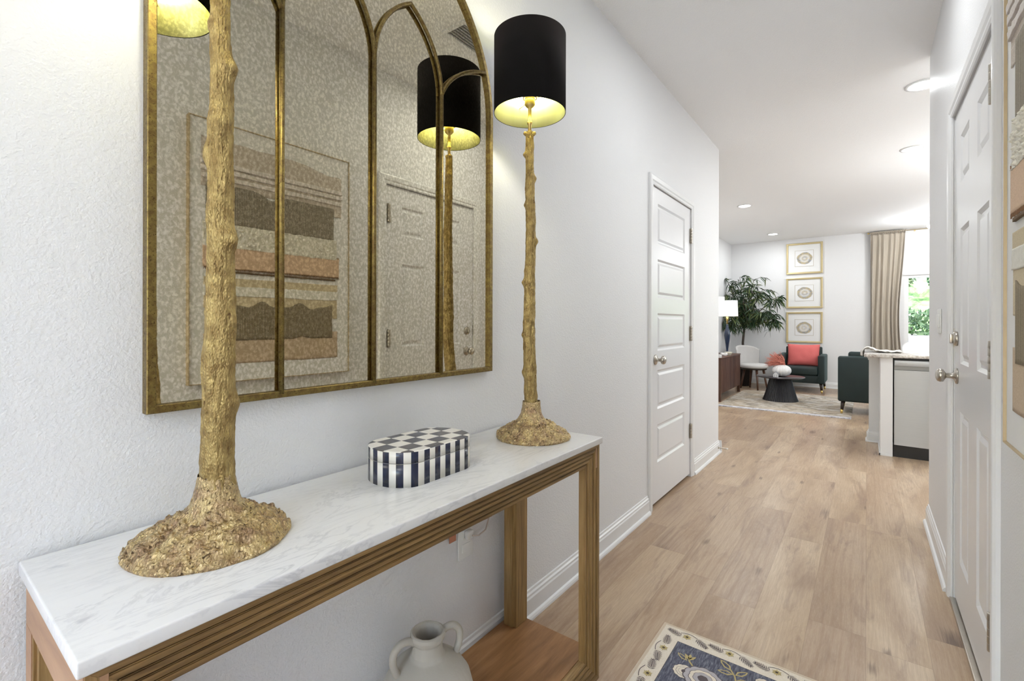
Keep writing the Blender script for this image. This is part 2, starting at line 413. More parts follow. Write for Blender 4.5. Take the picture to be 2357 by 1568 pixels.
# ------------------------------------------------------------------ doors
def panel_face(y0, y1, z0, z1, panels):
    """door face in (y,z), depth value d out of the face (0 = face, negative = sunk)"""
    ys = sorted({y0, y1, *[p[0] for p in panels], *[p[1] for p in panels]}); zs = sorted({z0, z1, *[p[2] for p in panels], *[p[3] for p in panels]})
    quads = []
    for i in range(len(ys)-1):
        for j in range(len(zs)-1):
            cy, cz = (ys[i]+ys[i+1])/2, (zs[j]+zs[j+1])/2
            if any(p[0] < cy < p[1] and p[2] < cz < p[3] for p in panels): continue
            quads.append([(ys[i], zs[j], 0), (ys[i+1], zs[j], 0), (ys[i+1], zs[j+1], 0), (ys[i], zs[j+1], 0)])
    steps = [(0, 0), (.004, -.003), (.012, -.0085), (.022, -.0085), (.036, -.002), (.040, -.0015)]
    for (a, b, c, d) in panels:
        for k in range(len(steps)-1):
            (i0, d0), (i1, d1) = steps[k], steps[k+1]
            o = [(a+i0, c+i0, d0), (b-i0, c+i0, d0), (b-i0, d-i0, d0), (a+i0, d-i0, d0)]
            n = [(a+i1, c+i1, d1), (b-i1, c+i1, d1), (b-i1, d-i1, d1), (a+i1, d-i1, d1)]
            for q in range(4): quads.append([o[q], o[(q+1) % 4], n[(q+1) % 4], n[q]])
        i, dd = steps[-1]; quads.append([(a+i, c+i, dd), (b-i, c+i, dd), (b-i, d-i, dd), (a+i, d-i, dd)])
    return quads
def door(name, xf, sgn, D, panels, zb):
    """xf: face plane x, sgn: +1 when the hall lies towards +x"""
    y0, y1, z1 = D[0]+.006, D[1]-.006, D[2]-.008
    mb = MB()
    for q in panel_face(y0, y1, zb, z1, panels): mb.add([(xf+sgn*p[2], p[0], p[1]) for p in q], [(0, 1, 2, 3)])
    xb = xf-sgn*.035
    vs = [(xf, y0, zb), (xf, y1, zb), (xf, y1, z1), (xf, y0, z1), (xb, y0, zb), (xb, y1, zb), (xb, y1, z1), (xb, y0, z1)]
    mb.add(vs, [(0, 1, 5, 4), (1, 2, 6, 5), (2, 3, 7, 6), (3, 0, 4, 7), (4, 5, 6, 7)])
    return struct(name, mb, M['door'], fix=True)
def casing(parent, xw, sgn, D, w=.06):
    """moulded casing round the opening plus the jambs; profile across the width"""
    prof = [(0, 0), (0, .008), (.006, .012), (.018, .011), (.026, .016), (.050, .018), (.056, .016), (w, .010), (w, 0)]
    mb = MB(); y0, y1, z1 = D
    y0 += .004; y1 -= .004; z1 -= .004
    n = len(prof); rings = []
    for (cy, cz, dy, dz) in ((y0, 0, -1, 0), (y0, z1, -1, 1), (y1, z1, 1, 1), (y1, 0, 1, 0)):
        rings.append([(xw+sgn*h, cy+dy*o, cz+dz*o) for o, h in prof])
    vs = [p for r in rings for p in r]
    for k in range(3):
        mb.add(vs, [(k*n+i, k*n+i+1, (k+1)*n+i+1, (k+1)*n+i) for i in range(n-1)])
    mb.add(vs, [tuple(range(n)), tuple(range(3*n, 4*n))[::-1]])
    o = obj('door_casing', mb, M['trim'], parent)
    j = MB(); xb = xw-sgn*.11; a, b = min(xw+sgn*.001, xb), max(xw+sgn*.001, xb)
    j.box(a, b, D[0]-.001, D[0]+.004, 0, D[2]).box(a, b, D[1]-.004, D[1]+.001, 0, D[2]).box(a, b, D[0], D[1], D[2]-.004, D[2]+.001)
    obj('door_jamb', j, M['trim'], parent)
def rotx(mb, c, axis):  # turn a lathe built along z towards +/-x
    vs = []
    for (x, y, z) in mb.v: vs.append((c[0]+axis*z, c[1]+y, c[2]+x))
    mb.v = vs; return mb
def knob(parent, c, sgn):
    mb = MB().lathe([(0, 0), (.032, 0), (.0325, .004), (.028, .008), (.013, .011), (.011, .018), (.0105, .034), (.016, .038), (.026, .044), (.0275, .054), (.024, .062), (.014, .067), (0, .069)], n=28)
    return obj('door_knob', rotx(mb, c, sgn), M['nickel'], parent)
def hinge(parent, x, y, z0, z1, sgn):
    mb = MB(); k = 5; h = (z1-z0)/k
    for i in range(k): mb.lathe([(0, .0), (.0078, .0), (.0084, .001), (.0084, h-.0015), (.0078, h-.0005), (0, h-.0005)], (x+sgn*.007, y, z0+i*h), 12)
    mb.lathe([(0, 0), (.004, 0), (.005, .003), (0, .005)], (x+sgn*.004, y, z1), 10)
    mb.box(x-.0005, x+.0012*sgn, y-.022, y+.022, z0, z1) if sgn > 0 else mb.box(x-.0012, x+.0005, y-.022, y+.022, z0, z1)
    return obj('door_hinge', mb, M['nickel'], parent)
P1 = [(2.995, 3.558, a, b) for a, b in ((1.68, 1.937), (1.333, 1.58), (.989, 1.232), (.614, .866), (.270, .514))]
d1 = door('door_1', XL-.003, 1, D1, P1, .022)
casing(d1, XL, 1, D1); knob(d1, (XL-.003, 2.955, .935), 1)
for a, b in ((1.775, 1.885), (1.035, 1.145), (.295, .405)): hinge(d1, XL, 3.692, a, b, 1)
P2 = [(y0, y1, a, b) for y0, y1 in ((2.025, 2.22), (2.38, 2.575)) for a, b in ((1.73, 1.918), (1.011, 1.548), (.215, .82))]
d2 = door('door_2', XR+.004, -1, D2, P2, .030)
casing(d2, XR, -1, D2); knob(d2, (XR+.004, 2.645, .955), -1)
mb = MB().lathe([(0, 0), (.029, 0), (.031, .004), (.027, .012), (.014, .014), (0, .0145)], n=28); mb.box(-.019, .019, -.0045, .0045, .014, .024, bev=.002)
obj('deadbolt', rotx(mb, (XR+.004, 2.648, 1.108), -1), M['nickel'], d2)
for a, b in ((1.802, 1.917), (1.011, 1.121), (.228, .338)): hinge(d2, XR, 1.912, a, b, -1)
obj('latch_plate', MB().box(XR-.0005, XR+.001, 2.7125, 2.7155, 1.07, 1.15), M['nickel'], d2)
struct('trim_threshold', MB().box(XR-.012, XR+.09, D2[0], D2[1], 0, .014, bev=.003), M['nickel'])

d3 = struct('added_glass_door', MB().box(-.87, -.76, YF-.07, YF-.03, .01, 2.06).box(-.02, .09, YF-.07, YF-.03, .01, 2.06).box(-.76, -.02, YF-.07, YF-.03, 1.93, 2.06).box(-.76, -.02, YF-.07, YF-.03, .01, .16), M['door'])  # unseen glass door, added behind the camera to let daylight fill the hall
struct('porch_slab', MB().box(-4, 4, -6, YF-.1, -.12, -.02), simple('porch_concrete', (.6, .59, .57), .9, var=.15))
# ------------------------------------------------------------------ patio door, blind and garden
w1 = struct('window_1', MB().box(WX0, WX1, YB+.02, YB+.10, 0, .06).box(WX0, WX1, YB+.02, YB+.10, WZ1-.06, WZ1).box(WX0, WX0+.055, YB+.02, YB+.10, .06, WZ1-.06)
   .box(WX1-.055, WX1, YB+.02, YB+.10, .06, WZ1-.06).box(1.38, 1.45, YB+.03, YB+.09, .06, WZ1-.06), M['trim'])
gm = NT('window_glass'); gm.set('Base Color', (1, 1, 1)); gm.set('Roughness', 0); gm.set('Transmission Weight', 1); gm.set('IOR', 1.01); M['glass'] = gm.m
obj('glass_pane', MB().box(-.76, -.02, YF-.053, YF-.047, .16, 1.93), M['glass'], d3)
obj('glass_pane', MB().box(WX0+.055, 1.38, YB+.055, YB+.061, .06, WZ1-.06), M['glass'], w1)
obj('glass_pane', MB().box(1.45, WX1-.055, YB+.055, YB+.061, .06, WZ1-.06), M['glass'], w1)
struct('trim_window_head', MB().box(WX0-.02, WX1+.05, YB-.012, YB, WZ1-.01, WZ1+.012), M['trim'])
lawn = simple('lawn', lin(120, 160, 70), .95, var=.4, scale=6)
struct('ground', MB().box(-6, 12, YB+.14, 40, -.12, -.02), lawn)
struct('patio_slab', MB().box(-.5, 4, YB+.14, YB+2.2, -.02, -.005), simple('concrete', (.55, .54, .52), .9, var=.15))
struct('patio_wall', MB().box(-1.5, 6, YB+2.2, YB+2.34, -.02, .93, bev=.01), simple('grey_stucco', (.56, .56, .56), .9, var=.1))
def hill():
    def f(u, v):
        x = -6+18*u; y = 14.5+14*v; z = -.1+7.5*v**1.2
        z += .5*noise.noise(Vector((x*.6, y*.6, 0)))+.35*noise.noise(Vector((x*2, y*2, 4)))
        return (x, y, z)
    return MB().grid(f, 90, 70)
hm = NT('brushy_bank'); n = hm.noise(hm.co(), 1.6, 8, .7, .6); hm.set('Base Color', hm.ramp(n, [(.34, lin(70, 96, 60)), (.44, lin(132, 170, 96)), (.52, lin(176, 196, 140)), (.60, lin(196, 178, 160)), (.70, lin(150, 190, 110))])); hm.set('Roughness', .95)
struct('hillside', hill(), hm.m)
bushm = [simple('shrub_leaf_'+n_, c, .7, var=.5, scale=3) for n_, c in (('deep', (.05, .12, .04)), ('bright', (.13, .20, .075)), ('olive', (.14, .18, .07)))]
for i, (x, y, z, r, mi, w) in enumerate([(.9, 15.6, .9, .75, 1, 'low bright green shrub directly behind the grey patio wall'), (2.2, 18.2, 2.6, .85, 0, 'dark green shrub highest on the bank seen through the patio door'), (.35, 17.6, 2.6, .75, 2, 'olive shrub at left of the view through the patio door'), (2.75, 15.6, .9, .7, 1, 'bright shrub at right end of the bank outside')]):
    mb = MB(); rr = random.Random(i)
    for k in range(900):
        d = Vector((rr.gauss(0, 1), rr.gauss(0, 1), rr.gauss(0, 1))).normalized(); q = r*(.55+.5*rr.random())
        p = Vector((x, y, z))+Vector((d.x*q, d.y*q, d.z*q*.85)); s_ = .05+.05*rr.random()
        a = Vector((rr.gauss(0, 1), rr.gauss(0, 1), rr.gauss(0, 1))).normalized(); b = a.orthogonal().normalized()
        mb.add([p-a*s_, p+b*s_*.5, p+a*s_, p-b*s_*.5], [(0, 1, 2, 3)], 0)
    rt = thing('garden_shrub', w, 'shrub', (x, y, z-r), group='shrubs on the bank outside')
    obj('foliage', mb, bushm[mi], rt, world=True, fix=False)
    obj('stem', MB().tube([(x, y, z-r-.9), (x+.03, y, z-r*.3), (x, y, z+r*.3)], [.05, .035, .015]), M['bark'], rt, world=True)

# ------------------------------------------------------------------ console table
TX0, TX1, TY0, TY1, TZ = -1.062, -.6948, .1282, 1.4252, .7936
tb = thing('console_table', 'long wooden console table with white marble top and ribbed frame against the left wall', 'console table', ((TX0+TX1)/2, (TY0+TY1)/2, 0))
obj('marble_top', MB().box(TX0, TX1, TY0, TY1, TZ-.0205, TZ, bev=.0028), M['marble'], tb, world=True)
FY0, FY1, FZ1 = .137, 1.418, TZ-.0208
def band(side, ys, zs, xf, xb, k0, k1):
    """trapezoid of the mitred frame between inset k0 and k1 (a=leg inset, b=top inset, c=bottom inset)"""
    (a0, t0, b0), (a1, t1, b1) = k0, k1
    Y0, Y1 = ys; Z0, Z1 = zs
    q = {'top': [(Y0+a0, Z1-t0), (Y1-a0, Z1-t0), (Y1-a1, Z1-t1), (Y0+a1, Z1-t1)],
         'bot': [(Y0+a0, Z0+b0), (Y1-a0, Z0+b0), (Y1-a1, Z0+b1), (Y0+a1, Z0+b1)],
         'l': [(Y0+a0, Z0+b0), (Y0+a0, Z1-t0), (Y0+a1, Z1-t1), (Y0+a1, Z0+b1)],
         'r': [(Y1-a0, Z0+b0), (Y1-a0, Z1-t0), (Y1-a1, Z1-t1), (Y1-a1, Z0+b1)]}[side]
    return q
NB = 5
def ins(k): f = k/NB; return (.076*f, .068*f, .085*f)
for nm, side, mt in (('apron', 'top', 'woodY'), ('bottom_rail', 'bot', 'woodY'), ('leg', 'l', 'woodZ'), ('leg', 'r', 'woodZ')):
    for front in (1, 0):
        mb = MB()
        for k in range(NB):
            # each band: flat fillet then a small rounded cove down to the next
            for (ka, kb, d) in ((k, k+.14, .0062), (k+.14, k+.26, .0016), (k+.26, k+.74, 0), (k+.74, k+.88, .0012), (k+.88, k+1, .0034)):
                d = 0 if (k == 0 and ka < .5) else d
                xf = (-.703-(k*.0032+d)) if front else (-1.055+(k*.003+d))
                xb = -.738 if front else -1.005
                mb.prism(band(side, (FY0, FY1), (0, FZ1), 0, 0, ins(ka), ins(kb)), xf, xb, 'X')
        if nm == 'leg' and not front:
            s = (FY0+.004, FY0+.07) if side == 'l' else (FY1-.07, FY1-.004)
            mb.box(-1.008, -.990, s[0], s[1], .088, FZ1)
        obj(nm, mb, M[mt], tb, world=True, bevel=.0005)
for y0, y1 in ((FY0-.0012, FY0+.022), (FY1-.022, FY1-.0004)):
    obj('end_rail', MB().box(-1.0545, -.7045, y0, y1, .696, FZ1-.0005), M['woodX'], tb, world=True, bevel=.001)
    if y0 < 1: obj('end_rail', MB().box(-1.0545, -.7028, y0, y1, .0, .086), M['woodX'], tb, world=True, bevel=.001)
for y0 in (FY0-.0012, ):
    obj('end_stile', MB().box(-1.0546, -1.012, y0, y0+.018, .086, .696), M['woodX'], tb, world=True)
    obj('end_stile', MB().box(-.755, -.7027, y0, y0+.018, .086, .696), M['woodX'], tb, world=True)
obj('shelf', MB().box(-1.054, -.7385, FY0+.021, FY1, .062, .087), M['woodshelf'], tb, world=True)

# ------------------------------------------------------------------ arched mirror
MY0, MY1, MZ0, MZS = .289, 1.285, 1.000, 1.872
MC = (MY0+MY1)/2; MR = (MY1-MY0)/2
mr = thing('arched_window_mirror', 'large arched antiqued mirror with bronze tracery frame hung above the console table', 'mirror', (XL, MC, MZ0))
path = [(MY0, MZ0), (MY1, MZ0)]+[(MC+MR*cos(pi*i/64), MZS+MR*sin(pi*i/64)) for i in range(65)]
def offpath(path, d):
    n = len(path); out = []
    for i in range(n):
        p0, p1, p2 = Vector(path[i-1]), Vector(path[i]), Vector(path[(i+1) % n])
        t0, t1 = (p1-p0).normalized(), (p2-p1).normalized(); n0 = Vector((-t0.y, t0.x)); n1 = Vector((-t1.y, t1.x))
        b = (n0+n1).normalized(); c = max(.3, b.dot(n0)); out.append(tuple(p1+b*d/c))
    return out
def sweep_frame(path, prof):
    """prof: list of (inset, x)"""
    n = len(path); k = len(prof); vs = []
    for (d, x) in prof: vs += [(x, p[0], p[1]) for p in offpath(path, d)]
    mb = MB()
    mb.add(vs, [(j*n+i, j*n+(i+1) % n, ((j+1) % k)*n+(i+1) % n, ((j+1) % k)*n+i) for j in range(k) for i in range(n)])
    return mb
obj('frame', sweep_frame(path, [(0, XL+.001), (0, -1.0505), (.0015, -1.049), (.0135, -1.049), (.0150, -1.0505), (.0152, -1.0595), (.0152, XL+.001)]), M['framegold'], mr, world=True)
gl = offpath(path, .012)
obj('mirror_glass', MB().add([(-1.0605, p[0], p[1]) for p in gl]+[(XL+.002, p[0], p[1]) for p in gl],
    [tuple(range(len(gl)))]+[tuple(range(len(gl), 2*len(gl)))[::-1]]+[(i, (i+1) % len(gl), (i+1) % len(gl)+len(gl), i+len(gl)) for i in range(len(gl))]), M['mirror'], mr, world=True, fix=True)
MX = -1.0520; RR = .0062
SP = (MY1-MY0)/4; mull = [MY0+SP*k for k in (1, 2, 3)]
for y in mull:
    o = obj('mullion', MB().tube([(MX, y, MZ0+.009), (MX, y, MZS)], RR, 10), M['framegold'], mr, world=True)
    c = MB().lathe([(0, -.009), (.005, -.009), (.0055, -.006), (.0055, -.001), (.0058, .005), (.005, .009), (0, .009)], (MX, y, MZS), 14)
    obj('collar', c, M['framegold'], mr, world=True)
def arc(pts): obj('tracery_arc', MB().tube([(MX, p[0], p[1]) for p in pts], RR*.95, 8), M['framegold'], mr, world=True)
def clip(pts):
    out = []
    for p in pts:
        if (p[0]-MC)**2+(max(0, p[1]-MZS))**2 > (MR-.008)**2: break
        out.append(p)
    return out
for y in mull:
    for sg in (1, -1):
        if (y == mull[2] and sg == 1) or (y == mull[0] and sg == -1):   # low side arcs that run out to the rim
            pts = []
            for i in range(13):
                t = i/12; a = (0, 0); b = (.020, .050); c = (.085, .125); d = (.208, .157)
                q = [(1-t)**3*a[k]+3*(1-t)**2*t*b[k]+3*(1-t)*t*t*c[k]+t**3*d[k] for k in (0, 1)]
                pts.append((y+sg*q[0], MZS+q[1]))
            arc(pts)
        else:
            r = SP
            full = [(y+sg*(r-r*cos(a)), MZS+r*sin(a)) for a in [radians(60.5)*i/20 for i in range(21)]]
            arc(clip(full))
# ------------------------------------------------------------------ branch lamps
def branch_lamp(cx, cy, label, knobs, r0, r1, seed, ztop, stem0, stem1, shoff, bsc):
    """base centre (cx,cy); the stem leans from stem0 at the foot to stem1 above; the shade sits a little off it"""
    z0 = TZ
    rt = thing('branch_lamp', label, 'lamp', (cx, cy, z0), group='gold branch lamps on the console table')
    rnd = random.Random(seed)
    # base dome
    prof = [(.128, 0), (.130, .004), (.127, .010), (.115, .019), (.098, .030), (.078, .040), (.060, .048), (.048, .056), (.040, .066), (.0345, .080), (.0305, .098), (.0285, .118)]
    import bisect
    def pr(v):
        s = v*(len(prof)-1); i = min(int(s), len(prof)-2); f = s-i
        return (prof[i][0]*(1-f)+prof[i+1][0]*f, prof[i][1]*(1-f)+prof[i+1][1]*f)
    def fb(u, v):
        a = 2*pi*u; r, z = pr(v); w = min(1, max(0, 1-(r-.03)/.1)); r *= bsc if r > .06 else 1; ox = (stem0[0]-cx)*w; oy = (stem0[1]-cy)*w
        n_ = noise.fractal(Vector((cos(a)*r*30+seed, sin(a)*r*30, z*30)), .8, 2, 5)
        n2 = noise.noise(Vector((cos(a)*r*110+seed, sin(a)*r*110, z*60)))
        n3 = noise.cell(Vector((cos(a)*r*120+seed, sin(a)*r*120, z*80)))
        fade = min(1, v*6)
        r += (.0046*n_)*(.4+.6*fade)*(1 if r > .05 else .3)+.004*noise.noise(Vector((cos(a)*2+seed, sin(a)*2, 0)))*(r/.12)
        z += (.0044*n_+.0030*n2+.0030*n3)*fade*(1 if r > .05 else .35)
        return (cx+ox+r*cos(a), cy+oy+r*sin(a), z0+max(0.0003 if v > 0 else 0, z))
    mb = MB().grid(fb, 280, 110, 0, True, True)
    mb.add([(cx, cy, z0)]+[fb(i/48, 0) for i in range(48)], [(0, 1+(i+1) % 48, 1+i) for i in range(48)])
    obj('base', mb, M['goldbase'], rt, world=True)
    H = ztop-z0
    def axis(z):
        t = min(1, max(0, (z-z0-.05)/.30)); t = t*t*(3-2*t)
        return (stem0[0]-cx+(stem1[0]-stem0[0])*t+.0035*noise.noise(Vector((seed, 0, z*3.1))), stem0[1]-cy+(stem1[1]-stem0[1])*t+.0035*noise.noise(Vector((0, seed, z*3.1))))
    VR = Vector((cos(YAW), sin(YAW), 0))                   # lies roughly across the view of someone in the hall
    aR = atan2(VR.y, VR.x)
    def fs(u, v):
        a = 2*pi*u; z = z0+.045+(H-.045)*v; h = z-z0
        t = min(1, max(0, (h-.09)/(H-.09)))
        r = r0*(1-t)+r1*t
        if h < .12: r += .010*((.12-h)/.075)**2
        d = .0018*noise.fractal(Vector((cos(a)*1.6+seed, sin(a)*1.6, z*11)), .8, 2, 4)+.0011*noise.noise(Vector((cos(a)*5+seed, sin(a)*5, z*14)))
        d += .0010*noise.noise(Vector((cos(a)*9+seed, sin(a)*9, z*45)))+.0013*noise.fractal(Vector((cos(a)*7+seed, sin(a)*7, z*26)), .7, 2.2, 4)+.0006*noise.noise(Vector((cos(a)*14, sin(a)*14, z*120)))
        for (kz, ka, kr, ks) in knobs:
            da = (a-aR-ka+pi) % (2*pi)-pi
            d += kr*exp(-((z-kz)/ks)**2-(da*r/(ks*.95))**2)
        ox, oy = axis(z)
        return (cx+ox+(r+d)*cos(a), cy+oy+(r+d)*sin(a), z)
    mb = MB().grid(fs, 80, 640, 0, True, True)
    top = [fs(i/80, 1) for i in range(80)]; c = (sum(p[0] for p in top)/80, sum(p[1] for p in top)/80, ztop)
    mb.add([c]+top, [(0, 1+i, 1+(i+1) % 80) for i in range(80)])
    for sg in (1, -1):   # forked stub ends at the top
        p0 = Vector((c[0], c[1], ztop-.012)); mb.tube([p0, p0+VR*sg*.012+Vector((0, 0, .006)), p0+VR*sg*.019+Vector((0, 0, .010))], [.008, .0075, .005], 8)
    obj('branch_stem', mb, M['gold'], rt, world=True)
    ze = 1.955
    tx, ty = c[0], c[1]
    obj('socket_stem', MB().lathe([(0, 0), (.0055, 0), (.0055, .03), (.0085, .034), (.0085, .040), (.0055, .044), (.0055, .085), (.012, .090), (.017, .096), (.017, .125), (.013, .130), (0, .130)], (tx, ty, ztop-.008), 20), M['brass'], rt, world=True)
    zb0 = ztop+.121
    obj('bulb', MB().lathe([(0, -.002), (.011, 0), (.012, .012), (.020, .030), (.025, .046), (.023, .062), (.014, .073), (0, .077)], (tx, ty, zb0), 20), M['bulb'], rt, world=True)
    tx += shoff[0]; ty += shoff[1]
    # shade: drum, black cloth outside, foil lining inside
    R, za, zb = .1165, 1.850, 2.098
    sh = obj('lamp_shade', MB().lathe([(R-.0012, za), (R, za), (R, zb), (R-.0012, zb), (R-.0012, za)], (tx, ty, 0), 96, cap=False), M['shade'], rt, world=True)
    ln = obj('shade_lining', MB().lathe([(R-.0013, za+.0006), (R-.0022, za+.0006), (R-.0022, zb-.0006), (R-.0013, zb-.0006), (R-.0013, za+.0006)], (tx, ty, 0), 96, cap=False), M['foil'], None)
    ln.parent = sh; 
    for v in ln.data.vertices: v.co = v.co-Vector((cx, cy, z0))
    sp = MB().lathe([(.020, 0), (.0235, 0), (.0235, .003), (.020, .003), (.020, 0)], (tx, ty, ztop+.108), 24, cap=False)
    for k in range(3):
        a = 2*pi*k/3+.4; sp.tube([(tx+.022*cos(a), ty+.022*sin(a), ztop+.1095), (tx+.07*cos(a), ty+.07*sin(a), za+.055), (tx+(R-.003)*cos(a), ty+(R-.003)*sin(a), za+.065)], .0013, 6)
    obj('shade_spider', sp, M['brass'], rt, world=True)
    return rt
# knob list: (height, angle around from the viewer's right, size, spread)
branch_lamp(-.904, .342, 'gold branch lamp nearest the camera, at the left end of the console',
    [(1.595, .1, .011, .017), (1.447, pi, .010, .018), (1.309, -.3, .012, .017), (1.03, .2, .008, .018), (1.665, pi-.3, .008, .011), (1.17, 0, .004, .008), (1.50, -1.4, .006, .02), (1.10, pi, .004, .03), (1.35, -1.7, .004, .015)], .0262, .0125, 3, 1.79, (-.893, .345), (-.866, .3395), (-.020, .006), .95)
branch_lamp(-.8804, 1.2886, 'gold branch lamp with black drum shade at the far right end of the console',
    [(1.638, .3, .0085, .012), (1.715, pi, .009, .009), (1.553, pi, .006, .010), (1.434, .1, .0085, .012), (1.300, pi, .007, .011), (1.18, -1.5, .006, .013), (1.13, pi, .005, .009), (1.005, pi, .006, .014), (1.50, -1.5, .003, .02)], .0215, .0120, 11, 1.790, (-.8835, 1.283), (-.876, 1.2625), (0, 0), .947)

# ------------------------------------------------------------------ striped box
bx = thing('inlaid_box', 'oval box with checkered lid and navy and white striped sides on the console', 'box', (-.905, .822, TZ))
def stadium(L, Wd, n=30):
    """outline in (y along, x across) : straight sides, round ends"""
    r = Wd/2; s = L/2-r*.78; pts = []
    for i in range(n+1):
        a = -pi/2+pi*i/n; pts.append((r*sin(a), s+r*.78*cos(a)))
    for i in range(n+1):
        a = pi/2+pi*i/n; pts.append((r*sin(a), -s+r*.78*cos(a)))
    out = []
    for p in pts:
        if not out or (Vector(p)-Vector(out[-1])).length > 1e-5: out.append(p)
    return out
def resample(pts, n):
    P = [Vector(p) for p in pts]+[Vector(pts[0])]; L = [0]
    for i in range(len(P)-1): L.append(L[-1]+(P[i+1]-P[i]).length)
    out = []; j = 0
    for k in range(n):
        s = L[-1]*k/n
        while L[j+1] < s: j += 1
        f = (s-L[j])/(L[j+1]-L[j]); out.append(P[j].lerp(P[j+1], f))
    return out
NS = 44
inlay = [simple('bone_inlay', (.78, .75, .68), .25, var=.06), None]
nv = NT('navy_horn_inlay'); nv.set('Base Color', nv.ramp(nv.noise(nv.co((30, 30, 6)), 1, 5, .7), [(.35, (.012, .013, .022)), (.55, (.016, .022, .055)), (.72, (.075, .055, .05))])); nv.set('Roughness', .22); inlay[1] = nv.m
def striped(z0, z1, inset=0):
    pts = resample(stadium(.272-2*inset, .168-2*inset), NS*4); mb = MB(); n = len(pts)
    vs = [(p.x, p.y, z0) for p in pts]+[(p.x, p.y, z1) for p in pts]
    for i in range(n): mb.add([vs[i], vs[(i+1) % n], vs[(i+1) % n+n], vs[i+n]], [(0, 1, 2, 3)], ((i+1)//4) % 2, True)
    mb.add(vs, [tuple(range(n))[::-1]], 0); return mb, vs, n
mb, vs, n = striped(.0, .0535); mb.add(vs, [tuple(range(n, 2*n))], 0); obj('box_body', mb, inlay, bx)
mb, vs, n = striped(.0545, .080)
ck = NT('checker_inlay'); cc = ck.n.new('ShaderNodeTexChecker'); cc.inputs['Scale'].default_value = 1; ck.l.new(ck.co((1/.0395, 1/.0455, 1), loc=(.5, .02, .5)), cc.inputs['Vector'])
dk = ck.ramp(ck.noise(ck.co((24, 9, 6)), 1, 5, .7), [(.35, (.028, .03, .05)), (.5, (.06, .058, .07)), (.7, (.13, .11, .10))])
ck.set('Base Color', ck.mix(cc.outputs['Fac'], (.78, .75, .69), dk)); ck.set('Roughness', .2)
pts = [Vector(v[:2]) for v in vs[n:]]; inn = [p*(1-.004/p.length) for p in pts]
mb.add([(p.x, p.y, .080) for p in pts]+[(p.x, p.y, .0815) for p in inn], [(i, (i+1) % n, (i+1) % n+n, i+n) for i in range(n)], 2, True)
mb.add([(p.x, p.y, .0815) for p in inn], [tuple(range(n))], 2)
obj('box_lid', mb, inlay+[ck.m], bx)

# ------------------------------------------------------------------ jug on the shelf
jx, jy = -.922, .862
jg = thing('stoneware_jug', 'cream stoneware jug with two loop handles on the lower shelf', 'jug', (jx, jy, .087))
jp = [(0, .0), (.066, 0), (.082, .008), (.108, .045), (.120, .085), (.121, .115), (.112, .150), (.092, .180), (.066, .199), (.047, .209), (.0405, .218), (.0385, .234), (.0385, .246), (.043, .253), (.0455, .262), (.0445, .270), (.040, .273), (.034, .270), (.031, .262), (.030, .245), (.031, .225), (.048, .198), (.09, .165), (.108, .115), (.095, .04), (.04, .014), (0, .012)]
def jf(u, v):
    s = v*(len(jp)-1); i = min(int(s), len(jp)-2); f = s-i; r = jp[i][0]*(1-f)+jp[i+1][0]*f; z = jp[i][1]*(1-f)+jp[i+1][1]*f
    a = 2*pi*u; g = 0
    if .10 < z < .185 and r > .07:
        g = -.0014*max(0, cos(a*26))**6*min(1, (z-.10)/.02)*min(1, (.185-z)/.02)
    r = r+g+.0012*noise.noise(Vector((cos(a)*3, sin(a)*3, z*20)))
    return (r*cos(a), r*sin(a), z)
obj('jug_body', MB().grid(jf, 156, 150, 0, True, True), M['jug'], jg, subs=0)
for a, z in ((radians(250), 0), (radians(70), 0)):
    d = Vector((cos(a), sin(a), 0)); pts = []
    for (r, zz) in ((.036, .252), (.052, .262), (.073, .262), (.090, .246), (.094, .222), (.088, .200), (.080, .184), (.076, .178)):
        pts.append(d*r+Vector((0, 0, zz)))
    P2_ = []
    for i in range(len(pts)-1):
        for k in range(4):
            t = k/4; p0 = pts[max(0, i-1)]; p1 = pts[i]; p2 = pts[i+1]; p3 = pts[min(len(pts)-1, i+2)]
            P2_.append(.5*((2*p1)+(p2-p0)*t+(2*p0-5*p1+4*p2-p3)*t*t+(3*p1-p0-3*p2+p3)*t**3))
    P2_.append(pts[-1]); obj('handle', MB().tube(P2_, [.0095]*len(P2_), 12), M['jug'], jg)

# ------------------------------------------------------------------ outlet, cord, switch, door stop, vent
ot = thing('wall_outlet', 'white wall outlet with a plug low on the wall behind the console', 'outlet', (XL, 1.17, .44))
obj('outlet_plate', MB().box(XL+.0005, XL+.006, 1.134, 1.206, .385, .500, bev=.0025), M['plastic'], ot, world=True)
for z in (.42, .465): obj('receptacle', MB().box(XL+.006, XL+.0085, 1.150, 1.190, z-.014, z+.014, bev=.001), M['plastic'], ot, world=True)
cd = thing('lamp_cord', 'clear lamp cord plugged into the outlet under the console', 'cord', (XL+.02, 1.175, .465))
clr = simple('clear_cord', (.62, .52, .45), .25, var=.2)
obj('cord', MB().tube([(XL+.032, 1.172, .465), (XL+.045, 1.19, .463), (XL+.045, 1.225, .470), (XL+.03, 1.262, .50), (XL+.015, 1.275, .56), (XL+.010, 1.27, .66), (XL+.006, 1.265, .765)], .0025, 8), clr, cd, world=True)
obj('plug', MB().box(XL+.009, XL+.030, 1.156, 1.184, .452, .480, bev=.005), simple('clear_plug', (.72, .70, .67), .2, var=.1), cd, world=True)
obj('cord_tag', MB().box(XL+.022, XL+.0235, 1.245, 1.285, .49, .52), simple('orange_tag', lin(196, 130, 100), .6, var=.3), cd, world=True)
obj('cord_tag', MB().box(XL+.008, XL+.0095, 1.088, 1.118, .462, .486), simple('orange_tag', lin(196, 130, 100), .6, var=.3), cd, world=True)
sw = thing('light_switch', 'white rocker light switch on the right wall just past the door', 'switch', (XR, 3.16, 1.182))
